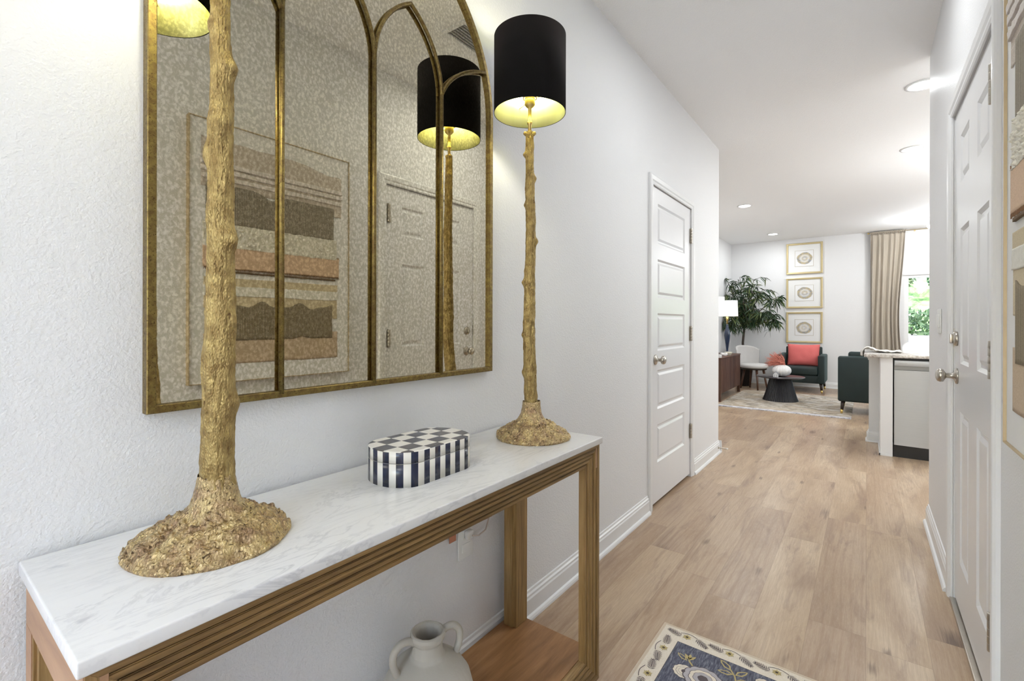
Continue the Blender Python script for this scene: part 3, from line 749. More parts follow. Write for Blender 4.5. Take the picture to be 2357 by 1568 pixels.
obj('switch_plate', MB().box(XR-.006, XR-.0005, 3.115, 3.235, 1.122, 1.242, bev=.0025), M['plastic'], sw, world=True)
for y in (3.150, 3.200): obj('rocker', MB().box(XR-.011, XR-.006, y-.016, y+.016, 1.149, 1.215, bev=.002), M['plastic'], sw, world=True)
ds = thing('door_stop', 'small nickel door stop on the baseboard at the end of the left wall', 'door stop', (XL+.015, 4.49, .055))
obj('spring_rod', rotx(MB().lathe([(0, 0), (.011, 0), (.011, .003), (.005, .007), (.005, .068), (0, .068)], n=14), (XL+.0145, 4.49, .055), 1), M['nickel'], ds, world=True)
obj('rubber_tip', rotx(MB().lathe([(0, 0), (.0075, 0), (.0075, .011), (.006, .013), (0, .013)], n=14), (XL+.0825, 4.49, .055), 1), M['plastic'], ds, world=True)
vt = thing('ceiling_vent', 'white louvered air vent in the hall ceiling, seen only in the mirror', 'vent', (-.37, 1.96, HC))
obj('vent_frame', sweep_frame([(0, 0), (.31, 0), (.31, .17), (0, .17)], [(0, 0), (.0, -.006), (.022, -.009), (.022, 0)]), M['trim'], vt)
f_ = vt.children[0]
for v in f_.data.vertices: x, y, z = v.co; v.co = Vector((z-.085, y-.155, x-.0005))
mb = MB()
for k in range(7):
    x = -.055+.0185*k; mb.box(x, x+.002, -.133, .133, -.012, -.0005, M=None); mb.box(x, x+.009, -.133, .133, -.0035, -.0015)
obj('louvers', mb, simple('vent_louver', (.7, .7, .7), .4, var=.1), vt)
obj('vent_shade_sheet', MB().box(-.063, .063, -.133, .133, -.0012, -.0003), simple('vent_shade_grey', (.25, .25, .25), .8), vt)  # flat dark sheet, its colour paints the shade behind the louvers

# ------------------------------------------------------------------ recessed lights
def can(x, y, label, watts=None):
    rt = thing('recessed_light', label, 'ceiling light', (x, y, HC), group='recessed ceiling lights')
    obj('trim_ring', MB().lathe([(.070, -.0005), (.092, -.0005), (.092, -.004), (.072, -.007), (.070, -.0005)], n=40, cap=False), M['trim'], rt)
    obj('lens', MB().lathe([(0, -.0045), (.068, -.0045), (.071, -.0015), (0, -.0015)], n=40), M['canglow'], rt)
    area('can_light', (x, y, HC-.012), .13, CAN_W if watts is None else watts)
can(.289, 4.10, 'recessed ceiling light nearest the hall, topmost on the right of the photo')
can(.327, 5.546, 'second recessed ceiling light along the right side of the ceiling')
can(-1.311, 6.929, 'recessed ceiling light over the near end of the living room, at left')
can(-1.326, 9.42, 'farthest recessed ceiling light, near the living room back wall')
can(-.25, 2.38, 'recessed ceiling light over the hall, just above the top of the photo', HALL_W)
def pendant(x, y, zb, label, watts, soft=.09):  # unseen pendants added to brighten the ceilings and rooms
    rt = thing('fill_pendant', label, 'pendant light', (x, y, HC), group='added fill pendants out of view')
    obj('ceiling_canopy', MB().lathe([(0, -.0005), (.06, -.0005), (.06, -.018), (.015, -.028), (0, -.028)], n=32), M['nickel'], rt)
    obj('suspension_rod', MB().tube([(0, 0, -.028), (0, 0, zb+.20-HC)], .005, 10), M['nickel'], rt)
    obj('socket_cap', MB().lathe([(0, 0), (.03, 0), (.035, .02), (.012, .05), (0, .05)], (0, 0, zb+.165-HC), 24), M['nickel'], rt)
    obj('opal_globe', MB().lathe([(0, 0), (.05, .012), (.078, .045), (.085, .085), (.07, .13), (.036, .164), (0, .164)], (0, 0, zb-HC), 32), M['canglow'], rt)
    for k in range(4):
        a = pi/4+pi/2*k
        l = bpy.data.lights.new('fill_pendant_glow', 'POINT'); l.energy = watts/4; l.color = (.94, .98, 1); l.shadow_soft_size = soft
        lo = bpy.data.objects.new('fill_pendant_glow', l); COL.objects.link(lo); lo.location = (x+(soft+.09)*cos(a), y+(soft+.09)*sin(a), zb+.08)
pendant(-.39, -.62, 1.95, 'added fill pendant with opal globe in the entry behind the camera', ENTRY_W)
pendant(1.25, 5.75, 1.85, 'added fill pendant with opal globe over the kitchen peninsula, nearer one', KITCH_W)
pendant(2.40, 5.75, 1.85, 'added fill pendant with opal globe over the far end of the kitchen peninsula', KITCH_W)
pendant(1.75, 8.30, 1.85, 'added fill pendant with opal globe on the dining side by the patio door', KITCH_W*.7)
cl = thing('ceiling_fan_light', 'white ceiling fixture near the back wall, cut off by the right hall corner', 'ceiling light', (.80, 9.25, HC))
obj('canopy', MB().lathe([(0, 0), (.07, 0), (.07, -.015), (.03, -.035), (.012, -.04), (.012, -.10), (.03, -.11), (.03, -.12), (0, -.12)], n=28), M['trim'], cl)
obj('glass_dome', MB().lathe([(0, -.19), (.04, -.187), (.075, -.17), (.092, -.145), (.095, -.125), (.03, -.115), (0, -.115)], n=32), M['canglow'], cl)
l = bpy.data.lights.new('fan_light', 'POINT'); l.energy = 15; l.color = (.94, .98, 1); l.shadow_soft_size = .09
lo = bpy.data.objects.new('fan_light', l); COL.objects.link(lo); lo.location = (.80, 9.25, HC-.30)

# ------------------------------------------------------------------ wall art on the right wall
AX0, AX1 = XR, .2609; AY0, AY1, AZ0, AZ1 = .8066, 1.6111, .8876, 2.0894
ar = thing('textile_wall_art', 'large framed collage of woven fabric strips on the right wall', 'wall art', (XR, (AY0+AY1)/2, AZ0))
obj('frame', sweep_frame([(AY0, AZ0), (AY1, AZ0), (AY1, AZ1), (AY0, AZ1)], [(0, AX0-.0005), (0, AX1), (.0032, AX1), (.0032, AX0-.0005)]), M['artgold'], ar, world=True)
cvx = AX1+.006
cv = simple('white_canvas', (.80, .79, .78), .9, var=.04, bump=(400, .3))
obj('canvas', MB().box(cvx, AX0-.001, AY0+.0036, AY1-.0036, AZ0+.0036, AZ1-.0036), cv, ar, world=True)
def fabric(name, col, col2, weave=700, stripes=None):
    m = NT(name); c = m.co(); b = m.noise(c, 25, 5, .7); w = m.noise(m.co((1, 1, .3)), weave, 2); w2 = m.noise(m.co((1, .3, 1)), weave, 2)
    col_ = m.mix(m.math('MULTIPLY', m.ramp(m.math('ADD', m.math('MULTIPLY', w, .5), m.math('MULTIPLY', w2, .5)), [(.4, 0), (.62, 1)]), .7), col, col2)
    if stripes:
        y = m.sep(c)[1]; s = m.math('SINE', m.math('MULTIPLY', y, 2*pi/stripes))
        col_ = m.mix(m.math('MULTIPLY', m.ramp(s, [(.30, 0), (.55, 1)]), .85), col_, tuple(k*.22 for k in col))
    m.set('Base Color', col_); m.set('Roughness', .95); m.bump(w, .6, .001); return m.m
def strip(name, mat, y0, y1, top, bot, depth=.004, nu=120, nv=14, bump=0, seed=0, edge=0, lump=0):
    """raised strip of cloth; top/bot are functions of y"""
    x0 = cvx-.0003
    def f(u, v):
        y = y0+(y1-y0)*u; zt, zb = top(y), bot(y); z = zb+(zt-zb)*v
        d = depth+bump*noise.noise(Vector((y*60+seed, z*60, 1)))
        if lump: d += lump*max(0, 1-2.2*noise.voronoi(Vector((y*75+seed, z*75, 0)))[0][0])
        z += edge*noise.noise(Vector((y*300, seed, v)))*(1 if v in (0, 1) else 0)
        return (x0-max(.0005, d), y, z)
    mb = MB().grid(f, nu, nv)
    ring = [f(u/(nu-1), 0) for u in range(nu)]+[f(1, v/(nv-1)) for v in range(1, nv)]+[f(1-u/(nu-1), 1) for u in range(1, nu)]+[f(0, 1-v/(nv-1)) for v in range(1, nv-1)]
    n = len(ring); vs = ring+[(x0, p[1], p[2]) for p in ring]
    mb.add(vs, [(i, (i+1) % n, (i+1) % n+n, i+n) for i in range(n)])
    return obj(name, mb, mat, ar, world=True, fix=True)
W_ = lambda z, a=.004, k=9, s=0: (lambda y: z+a*noise.noise(Vector((y*k, s, 0))))
lerpz = lambda za, zb: (lambda y: za+(zb-za)*(y-.993)/(1.56-.993))
taupe = fabric('taupe_woven', lin(214, 204, 194), lin(172, 160, 148))
def topz(y): return 2.008 - .030*(1 if y > 1.33 else 0)*min(1, (y-1.33)/.14 if y > 1.33 else 0)+.006*noise.noise(Vector((y*14, 0, 0)))
strip('taupe_strip', taupe, .855, 1.560, topz, W_(1.785, .008, 8, 3), .002)
strip('taupe_tail', taupe, 1.516, 1.560, lambda y: 1.80, W_(1.757, .004, 60, 1), .0022, nu=16)
for k, z in enumerate((1.895, 1.866, 1.833)):
    strip('gauze_fold', fabric('gauze_%s' % 'abc'[k], lin(228, 222, 218), lin(204, 194, 186)), .853, 1.562, W_(z+.010, .003, 10, k), W_(z-.010, .003, 10, k+5), .010-.001*k, nv=7, bump=.002, seed=k)
drk = fabric('ribbed_dark_linen', lin(176, 166, 150), lin(140, 130, 114), stripes=.0078)
def dt(y): return 1.806-.030*exp(-((y-1.17)/.05)**2)-.008*(y-1)
strip('dark_ribbed_strip', drk, .875, 1.513, dt, W_(1.622, .002, 20, 2), .0035)
strip('wool_strip', simple('cream_wool', (.78, .75, .66), .95, var=.12, scale=120, bump=(300, .6, .001)), .862, 1.530, W_(1.625, .004, 30, 5), W_(1.516, .004, 30, 9), .006, nu=330, nv=60, lump=.009, seed=2, edge=.002)
tan = fabric('tan_felt', lin(224, 196, 170), lin(198, 168, 142))
strip('tan_strip', tan, .862, 1.545, W_(1.524, .001, 20, 7), W_(1.419, .002, 20, 2), .005, edge=.003, nu=300)
strip('rope_strand', fabric('dark_rope', lin(120, 98, 74), lin(86, 66, 46)), .88, 1.522, W_(1.4065, .001, 12, 2), W_(1.3985, .001, 12, 2), .006, nv=5, bump=.001)
bei = fabric('beige_linen', lin(214, 200, 172), lin(188, 172, 142))
strip('beige_strip', bei, .866, 1.537, W_(1.375, .003, 10, 4), W_(1.335, .003, 10, 6), .003)
strip('white_strip', fabric('white_paper_pulp', lin(232, 230, 222), lin(214, 210, 200)), .864, 1.539, W_(1.338, .006, 9, 4), W_(1.290, .005, 10, 6), .004, bump=.002)
strip('beige_strip', bei, .866, 1.535, W_(1.297, .004, 10, 14), W_(1.235, .004, 10, 6), .002)
strip('beige_tail', bei, 1.500, 1.535, lambda y: 1.262, W_(1.188, .004, 40, 6), .0021, nu=16)
def d2t(y): return 1.252+.012*sin(y*34+1.0)+.006*sin(y*63)
drk2 = fabric('ribbed_olive_linen', lin(170, 156, 132), lin(128, 114, 92), stripes=.0078)
strip('dark_ribbed_strip', drk2, .872, 1.505, d2t, lambda y: 1.082+.012*exp(-((y-1.33)/.03)**2), .0040)
strip('pale_tan_strip', fabric('pale_tan_linen', lin(204, 184, 160), lin(180, 158, 134)), .866, 1.538, W_(1.118, .002, 10, 14), W_(.972, .004, 10, 6), .002)
fr = MB()
for i in range(110):
    y = .866+(1.543-.866)*i/109; fr.box(cvx-.006, cvx-.0045, y-.0012, y+.0012, 1.522, 1.529+.002*random.random())
thr = simple('brown_thread', lin(140, 104, 74), .9, var=.2); fr.box(cvx-.0046, cvx-.0036, .866, 1.543, 1.521, 1.525); obj('fringe', fr, thr, ar, world=True)
fr = MB().box(cvx-.0046, cvx-.0036, .866, 1.543, 1.416, 1.421)
for i in range(110):
    y = .866+(1.543-.866)*i/109; fr.box(cvx-.0055, cvx-.004, y-.001, y+.001, 1.411-.003*random.random(), 1.420)
obj('fringe', fr, thr, ar, world=True)

# ------------------------------------------------------------------ runner rug in the hall
RX0, RX1, RY0, RY1 = -.6255, .135, -.45, 1.828
rgm_c = NT('rug_cream'); rgm_c.set('Base Color', rgm_c.mix(rgm_c.noise(rgm_c.co((1, .3, 1)), 420, 3), lin(238, 230, 216), lin(212, 198, 176))); rgm_c.set('Roughness', .95); rgm_c.bump(rgm_c.noise(rgm_c.co(), 500, 2), .5, .001)
rgm_s = NT('rug_slate'); sn = rgm_s.noise(rgm_s.co((160, 28, 1)), 1, 4, .7, .4); rgm_s.set('Base Color', rgm_s.ramp(sn, [(.3, lin(58, 60, 74)), (.5, lin(92, 94, 108)), (.7, lin(140, 140, 148))])); rgm_s.set('Roughness', .95); rgm_s.bump(sn, .5, .001)
def rc(name, a, b): m = NT(name); m.set('Base Color', m.mix(m.noise(m.co(), 260, 3), a, b)); m.set('Roughness', .95); return m.m
rmats = [rgm_c.m, rgm_s.m, rc('rug_leaf_grey', lin(84, 76, 80), lin(110, 98, 98)), rc('rug_gold', lin(200, 184, 130), lin(172, 152, 104)), rc('rug_dark', lin(70, 58, 50), lin(96, 84, 70)),
         rc('rug_petal', lin(196, 190, 190), lin(160, 154, 158)), rc('rug_sand', lin(214, 198, 176), lin(200, 182, 158))]
rug = MB().box(RX0, RX1, RY0, RY1, 0.0002, .006)
z1 = .0064
def flat(pts, mi, dz=0): rug.add([(p[0], p[1], z1+dz) for p in pts], [tuple(range(len(pts)))], mi)
flat([(RX0+.001, RY0+.001), (RX1-.001, RY0+.001), (RX1-.001, RY1-.001), (RX0+.001, RY1-.001)], 6, -.0003)
flat([(RX0+.010, RY0+.010), (RX1-.010, RY0+.010), (RX1-.010, RY1-.010), (RX0+.010, RY1-.010)], 0)
flat([(RX0+.0755, RY0+.079), (RX1-.0755, RY0+.079), (RX1-.0755, RY1-.081), (RX0+.0755, RY1-.081)], 4, .0002)
flat([(RX0+.077, RY0+.080), (RX1-.077, RY0+.080), (RX1-.077, RY1-.0825), (RX0+.077, RY1-.0825)], 1, .0004)
def blade(p, a, l, w, mi, dz=.0006):
    d = Vector((cos(a), sin(a))); n_ = Vector((-d.y, d.x)); p = Vector(p)
    flat([p, p+d*l*.35+n_*w, p+d*l*.75+n_*w*.7, p+d*l, p+d*l*.75-n_*w*.7, p+d*l*.35-n_*w], mi, dz)
def leafm(x, y, a, L=.042):
    L *= 1.12
    d = Vector((cos(a), sin(a))); p0 = Vector((x, y))-d*L*.5
    for k in range(7):
        q = p0+d*L*(k/7); ln = L*.46*(1-.55*abs(k/6-.35))
        for sg in (1, -1): blade(q, a+sg*radians(52-3*k), ln, .0016, 2)
    blade(p0, a, L, .0016, 2); blade(p0+d*L*.85, a, L*.28, .0016, 2)
def flower(x, y, r=.017):
    for k in range(12): blade((x, y), 2*pi*k/12+.1, r*(1 if k % 2 else .82), .0028, 3, .0007+.00002*k)
    flat([(x+.005*cos(2*pi*k/9), y+.005*sin(2*pi*k/9)) for k in range(9)], 4, .0012)
def vine(pts, mi=2, w=.0012):
    for i in range(len(pts)-1):
        a = Vector(pts[i]); b = Vector(pts[i+1]); d = (b-a).normalized(); n_ = Vector((-d.y, d.x))*w; flat([a+n_, b+n_, b-n_, a-n_], mi, .0006)
x = -.573; yb = RY1-.042
k = 0
while x < RX1-.05:
    leafm(x, yb+.004*(-1)**k, radians(165 if k % 2 == 0 else -35), .044)
    if k % 2 == 0:
        flower(x+.044, yb+.002)
        vine([(x+.018+.010*i, yb+.014+.010*sin(pi*i/6)) for i in range(7)])
    k += 1; x += .097 if k % 2 else .049
y = yb-.055; k = 0
while y > .05:
    leafm(RX0+.042, y, radians(100 if k % 2 == 0 else -75), .044)
    leafm(RX1-.042, y, radians(100 if k % 2 == 0 else -75), .044)
    if k % 2 == 0:
        for xx in (RX0+.046, RX1-.046):
            flower(xx, y-.050); vine([(xx-.02-.008*sin(pi*i/6), y-.018-.010*i) for i in range(7)])
    k += 1; y -= .10 if k % 2 else .055
def blossom(x, y, r, mi=5, up=0):
    for ring, (rr_, nn, m_) in enumerate(((1, 11, mi), (.72, 9, 0), (.5, 7, mi), (.26, 6, 2))):
        pts = [(x+r*rr_*(1+.08*abs(cos(nn*t/2)))*cos(t), y+r*rr_*.9*(1+.08*abs(cos(nn*t/2)))*sin(t)) for t in [2*pi*i/66 for i in range(66)]]
        pts2 = [(x+(q[0]-x)*1.05, y+(q[1]-y)*1.05) for q in pts]
        flat(pts2, 2, .0008+.0004*ring+up); flat(pts, m_, .0010+.0004*ring+up)
def outleaf(x, y, a, L):
    blade((x, y), a, L, L*.22, 3, .0008); d = Vector((cos(a), sin(a))); blade((x+d.x*L*.14, y+d.y*L*.14), a, L*.72, L*.12, 1, .0010)
for dx, dy in ((0, 0), (.34, -.02), (.10, -.42), (.36, -.5), (.05, -.85)):
    blossom(-.484+dx, 1.606+dy, .034, 0); blossom(-.425+dx, 1.606+dy, .056, 5, .0016)
    vine([(-.47+dx, 1.65+dy), (-.487+dx, 1.668+dy), (-.488+dx, 1.690+dy)], 3, .003)
    for a in (60, 95, 130): blade((-.488+dx, 1.672+dy), radians(a), .032, .006, 3, .0009)
    outleaf(-.492+dx, 1.664+dy, radians(150), .045)
    vine([(-.330+dx, 1.64+dy), (-.345+dx, 1.685+dy), (-.365+dx, 1.712+dy)], 3, .0025)
    outleaf(-.360+dx, 1.705+dy, radians(140), .055); outleaf(-.350+dx, 1.690+dy, radians(190), .05); outleaf(-.345+dx, 1.69+dy, radians(50), .05); outleaf(-.337+dx, 1.668+dy, radians(20), .045)
    blossom(-.262+dx, 1.705+dy, .024, 0)
rg = obj('runner_rug', rug, rmats, fix=False); tag(rg, 'floral runner rug with cream border and slate blue field on the hall floor', 'rug')

# ================================================================== living room
# ------------------------------------------------------------------ area rug
LR = (-1.705, -.150, 7.165, 9.02)
lm = NT('distressed_rug'); s1 = lm.noise(lm.co((6, 13, 1)), 1, 8, .78, .8); s2 = lm.noise(lm.co((1.6, 3, 1)), 1.3, 4, .5)
c_ = lm.ramp(s1, [(.38, lin(92, 90, 94)), (.46, lin(158, 146, 128)), (.54, lin(198, 188, 172)), (.62, lin(214, 212, 214))])
c_ = lm.mix(lm.math('MULTIPLY', lm.ramp(s2, [(.45, 0), (.65, 1)]), .55), c_, lin(186, 164, 136))
lm.set('Base Color', c_); lm.set('Roughness', .95)
lr = thing('area_rug', 'distressed beige and grey area rug under the round coffee table', 'rug', ((LR[0]+LR[1])/2, (LR[2]+LR[3])/2, 0))
obj('rug_field', MB().box(LR[0], LR[1], LR[2]+.002, LR[3], .0003, .009), lm.m, lr, world=True)
bm_ = NT('rug_border'); s1 = bm_.noise(bm_.co((14, 22, 1)), 1, 7, .75); bm_.set('Base Color', bm_.ramp(s1, [(.38, lin(120, 118, 128)), (.48, lin(190, 188, 194)), (.58, lin(222, 220, 222))])); bm_.set('Roughness', .95)
obj('rug_edge', MB().box(LR[0], LR[1], LR[2]-.10, LR[2]+.0015, .0003, .0092), bm_.m, lr, world=True)

# ------------------------------------------------------------------ armchairs
def armchair(label, loc, rz, full_back=False):
    rt = thing('velvet_armchair', label, 'armchair', loc, rz, 'dark green velvet armchairs')
    Wd, Dp = .70, .74
    # front faces local -y; origin at the centre of the front edge on the floor
    obj('base_frame', MB().box(-Wd/2+.01, Wd/2-.01, .03, Dp-.02, .165, .30, bev=.015), M['green'], rt)
    bw = Wd/2 if full_back else Wd/2-.075
    bz = .745 if full_back else .755
    sh = .0 if not full_back else 0
    mb = MB().box(-bw, bw, Dp-.13, Dp, .165, bz, bev=.025)
    obj('backrest', mb, M['green'], rt)
    for sg in (-1, 1):
        x0, x1 = (-Wd/2, -Wd/2+.095) if sg < 0 else (Wd/2-.095, Wd/2)
        obj('armrest', MB().box(x0, x1, .0, Dp-(.131 if full_back else .03), .165, .632, bev=.02), M['green'], rt)
    obj('seat_cushion', MB().box(-Wd/2+.097, Wd/2-.097, -.005, Dp-.135, .302, .430, bev=.03), M['green'], rt)
    if full_back:
        for sg in (-1, 1): obj('back_cushion', MB().box(-.245 if sg < 0 else .003, -.003 if sg < 0 else .245, Dp-.27, Dp-.132, .432, .80, bev=.03), M['green'], rt)
    for x in (-Wd/2+.055, Wd/2-.055):
        for y in (.05, Dp-.05):
            ox = .012 if x > 0 else -.012
            lg = obj('leg', MB().tube([(x, y, .164), (x+ox, y+(-.008 if y < .3 else .008), .055)], [.024, .0165], 12), M['darkwood'], rt)
            tp = obj('brass_ferrule', MB().tube([(x+ox, y+(-.008 if y < .3 else .008), .056), (x+ox*1.3, y+(-.010 if y < .3 else .010), .010)], [.0168, .0125], 12), M['brass'], lg)
    return rt
armchair('dark green velvet armchair facing the camera below the three framed pictures', (-.90, 9.27, 0), 0)
armchair('dark green velvet armchair seen from behind beside the kitchen counter', (.052, 8.14, 0), pi, True)
pl = thing('throw_pillow', 'coral pink pillow leaning on the armchair below the pictures', 'pillow', (-.885, 9.63, .43))
def pf(u, v):
    x = (u-.5)*2; z = (v-.5)*2
    ex = abs(x)**3.2; ez = abs(z)**3.2
    t = .075*max(0, (1-ex))**.6*max(0, (1-ez))**.6
    sx = .245*(1-.07*(1-abs(z)**2)*0-.05*(1-z*z)); sz = .195*(1-.06*(1-x*x))
    return x*sx, z*sz, t
mb = MB()
for sg in (1, -1):
    def g(u, v, sg=sg):
        x, z, t = pf(u, v); return (x, sg*t+ .010*noise.noise(Vector((x*9, z*9, sg)))*(t/.075), z+.190)
    mb.grid(g, 32, 28)
lean = Matrix.Rotation(radians(-14), 4, 'X')
mb.v = [tuple(lean @ Vector(p)) for p in mb.v]
obj('pillow_cover', mb, M['coral'], pl)
pl.location = (-.888, 9.645, .428)

# ------------------------------------------------------------------ coffee table and what stands on it
ct = thing('coffee_table', 'round dark coffee table with fluted conical pedestal on the area rug', 'coffee table', (-1.04, 8.13, .0095))
obj('table_top', MB().lathe([(0, .333), (.20, .333), (.290, .340), (.318, .352), (.321, .358), (.318, .362), (0, .362)], n=72), M['tabletop'], ct)
def cf(u, v):
    a = 2*pi*u; r = .235-.095*v**.85; r += .004*cos(a*56)*1.0; return (r*cos(a), r*sin(a), .333*v)
obj('fluted_pedestal', MB().grid(cf, 448, 10, 0, True, True), M['blackwood'], ct)
TT = .3715
vs_ = thing('pumpkin_vase', 'white ribbed round vase on the coffee table', 'vase', (-1.02, 8.10, TT))
def vf(u, v):
    a = 2*pi*u; ph = pi*v*.93+.0; r = .128*sin(ph)**.85*(1-.09*(1-abs(sin(a*9))**.6)); z = .088-.088*cos(ph)
    return (r*cos(a), r*sin(a), z)
obj('vase_body', MB().grid(vf, 160, 28, 0, True, True), M['ceramic'], vs_)
ds_ = thing('dried_stems', 'bunch of coral dried stems standing in the ribbed vase', 'dried flowers', (-.985, 8.10, TT+.160))
pink = simple('coral_stem', lin(222, 140, 122), .8, var=.25, scale=60); rr = random.Random(5)
mb = MB()
for k in range(190):
    a = rr.gauss(radians(172), .75); el = abs(rr.gauss(.55, .45)); L = .10+.15*rr.random()
    d = Vector((cos(a)*cos(el), sin(a)*cos(el)*.6, sin(el)))
    p0 = Vector((rr.gauss(-.02, .02), rr.gauss(0, .02), .0)); c1 = p0+d*L*.5+Vector((0, 0, .02)); p1 = p0+d*L+Vector((-.03, 0, -.03*rr.random()))
    mb.tube([p0, c1, p1], [.002, .004, .0015], 5)
    for q in range(3):
        b0 = c1.lerp(p1, q/3); dd = Vector((rr.gauss(0, 1), rr.gauss(0, 1), rr.gauss(0, 1)+.3)).normalized()*.028; mb.tube([b0, b0+dd], [.0028, .001], 4)
obj('stems', mb, pink, ds_)
hs = thing('house_figurine', 'tiny white ceramic house in front of the ribbed vase', 'ornament', (-1.075, 7.945, TT))
obj('house_walls', MB().prism([(-.032, 0), (.032, 0), (.032, .042), (0, .072), (-.032, .042)], -.02, .02, 'Y'), M['ceramic'], hs)
obj('roof', MB().prism([(-.036, .040), (0, .076), (.036, .040), (.036, .045), (0, .082), (-.036, .045)], -.023, .023, 'Y'), simple('grey_glaze', (.30, .31, .34), .4, var=.2), hs)
hw = MB()
for x, z in ((-.014, .026), (.012, .026), (-.014, .008), (.012, .008)): hw.box(x-.005, x+.005, -.0212, -.0200, z, z+.010)
obj('windows', hw, simple('dark_slot', (.2, .2, .22), .6), hs)

# ------------------------------------------------------------------ sideboard with lamps and ornaments
SB = (-2.13, -1.725, 7.44, 8.79, .652)
sb = thing('walnut_sideboard', 'walnut sideboard with vertical grooved doors against the living room left wall', 'sideboard', ((SB[0]+SB[1])/2, (SB[2]+SB[3])/2, 0))
obj('top', MB().box(SB[0], SB[1]+.006, SB[2]-.006, SB[3]+.006, .632, SB[4], bev=.003), M['walnut'], sb, world=True)
obj('carcass', MB().box(SB[0]+.005, SB[1]-.022, SB[2]+.004, SB[3]-.004, .115, .6315), M['walnut'], sb, world=True)
dy = (SB[3]-SB[2]-.09)/4
for k in range(4):
    y0 = SB[2]+.045+dy*k+.002; y1 = y0+dy-.004
    mb = MB(); ng = 9; w = (y1-y0)/ng
    for j in range(ng):
        a, b = y0+j*w, y0+(j+1)*w
        mb.prism([(SB[1]-.021, a), (SB[1]-.003, a+w*.12), (SB[1]-.001, a+w*.5), (SB[1]-.003, b-w*.12), (SB[1]-.021, b)], .118, .628, 'Z')
    obj('door', mb, M['walnut'], sb, world=True)
for y in (SB[2], SB[3]-.042):
    for x in (SB[1]-.042, SB[0]):
        obj('leg', MB().box(x, x+.042, y, y+.042, 0.0, .6318), M['walnutleg'], sb, world=True, bevel=.002)
def slamp(x, y, label, dz=0):
    rt = thing('navy_table_lamp', label, 'lamp', (x, y, SB[4]+.0005), group='navy table lamps on the sideboard')
    obj('acrylic_base', MB().box(-.055, .055, -.055, .055, 0, .030, bev=.004), M['crystal'], rt)
    obj('lamp_body', MB().lathe([(0, .030), (.022, .030), (.016, .045), (.017, .09), (.026, .17), (.040, .26), (.047, .315), (.043, .36), (.028, .42), (.018, .47), (.015, .50), (0, .50)], n=32), M['navy'], rt)
    obj('neck', MB().lathe([(0, .50), (.012, .50), (.012, .56), (.018, .565), (.018, .62), (0, .62)], n=20), M['brass'], rt)
    sh = obj('lamp_shade', MB().lathe([(.160, .628+dz), (.162, .628+dz), (.152, .882+dz), (.150, .882+dz), (.160, .628+dz)], n=56, cap=False), M['shadewhite'], rt)
    l = bpy.data.lights.new('sideboard_lamp_light', 'POINT'); l.energy = 1.6; l.color = (1, .93, .85); l.shadow_soft_size = .03
    lo = bpy.data.objects.new('sideboard_lamp_light', l); COL.objects.link(lo); lo.location = (x, y, SB[4]+.74)
slamp(-1.826, 8.30, 'white shaded lamp with navy glass body near the middle of the sideboard')
slamp(-1.872, 7.62, 'white shaded lamp on the near end of the sideboard, mostly hidden by the hall corner', .03)
bk = obj('picture_block', MB().box(-1.805, -1.735, 7.47, 7.55, SB[4], SB[4]+.045, bev=.003), M['ceramic']); tag(centre(bk), 'small white block on the near edge of the sideboard top', 'ornament')
kn_ = MB(); 
for k in range(3): kn_.tube([( -1.80+.045*cos(t+k*2.1), 7.95+.060*sin(t+k*2.1), SB[4]+.022+.012*sin(2*t+k)) for t in [2*pi*i/20 for i in range(21)]], .011, 8)
kn_.v = [(p[0], p[1], p[2]+.004) for p in kn_.v]
tag(centre(obj('knot_ornament', kn_, M['ceramic'])), 'white ceramic knot ornament on the sideboard before the lamp', 'ornament')
bwv = thing('small_bowl', 'little cream bowl beside the lamp on the sideboard', 'bowl', (-1.775, 8.16, SB[4]+.0004))
obj('bowl_body', MB().lathe([(0, 0), (.03, 0), (.034, .004), (.052, .036), (.055, .052), (.051, .052), (.046, .036), (.02, .01), (0, .009)], n=32), simple('cream_glaze', (.70, .66, .54), .3, var=.1), bwv)

# ------------------------------------------------------------------ grey dining chair
gc = thing('grey_side_chair', 'light grey upholstered side chair with rounded back between sideboard and armchair', 'chair', (-1.60, 9.28, 0), radians(-28))
def shell(rw, rd, z0, z1, a0, a1, th, drop, nu=40, nv=14, flare=.05):
    mb = MB(); n_ = nu
    def f(u, v, off):
        a = a0+(a1-a0)*u; e = abs(u-.5)*2; zt = z1-drop*e**3.0; z = z0+(zt-z0)*v; k = 1+flare*v
        return ((rw*k+off)*cos(a), (rd*k+off)*sin(a), z)
    mb.grid(lambda u, v: f(u, v, 0), nu, nv); mb.grid(lambda u, v: f(u, v, th), nu, nv)
    rim = [(f(i/(nu-1), 1, 0), f(i/(nu-1), 1, th)) for i in range(nu)]
    vs = [p for q in rim for p in q]; mb.add(vs, [(2*i, 2*i+1, 2*i+3, 2*i+2) for i in range(nu-1)], 0, True)
    for u in (0, 1):
        rim = [(f(u, j/(nv-1), 0), f(u, j/(nv-1), th)) for j in range(nv)]; vs = [p for q in rim for p in q]; mb.add(vs, [(2*i, 2*i+1, 2*i+3, 2*i+2) for i in range(nv-1)], 0, True)
    rim = [(f(i/(nu-1), 0, 0), f(i/(nu-1), 0, th)) for i in range(nu)]; vs = [p for q in rim for p in q]; mb.add(vs, [(2*i, 2*i+1, 2*i+3, 2*i+2) for i in range(nu-1)], 0, True)
    return mb
obj('backrest', shell(.25, .235, .385, .765, radians(108), radians(232), .026, .07, flare=.10), M['greyfab'], gc)
obj('seat', MB().lathe([(0, .375), (.20, .375), (.228, .39), (.232, .42), (.22, .443), (.17, .455), (0, .457)], n=48), M['greyfab'], gc)
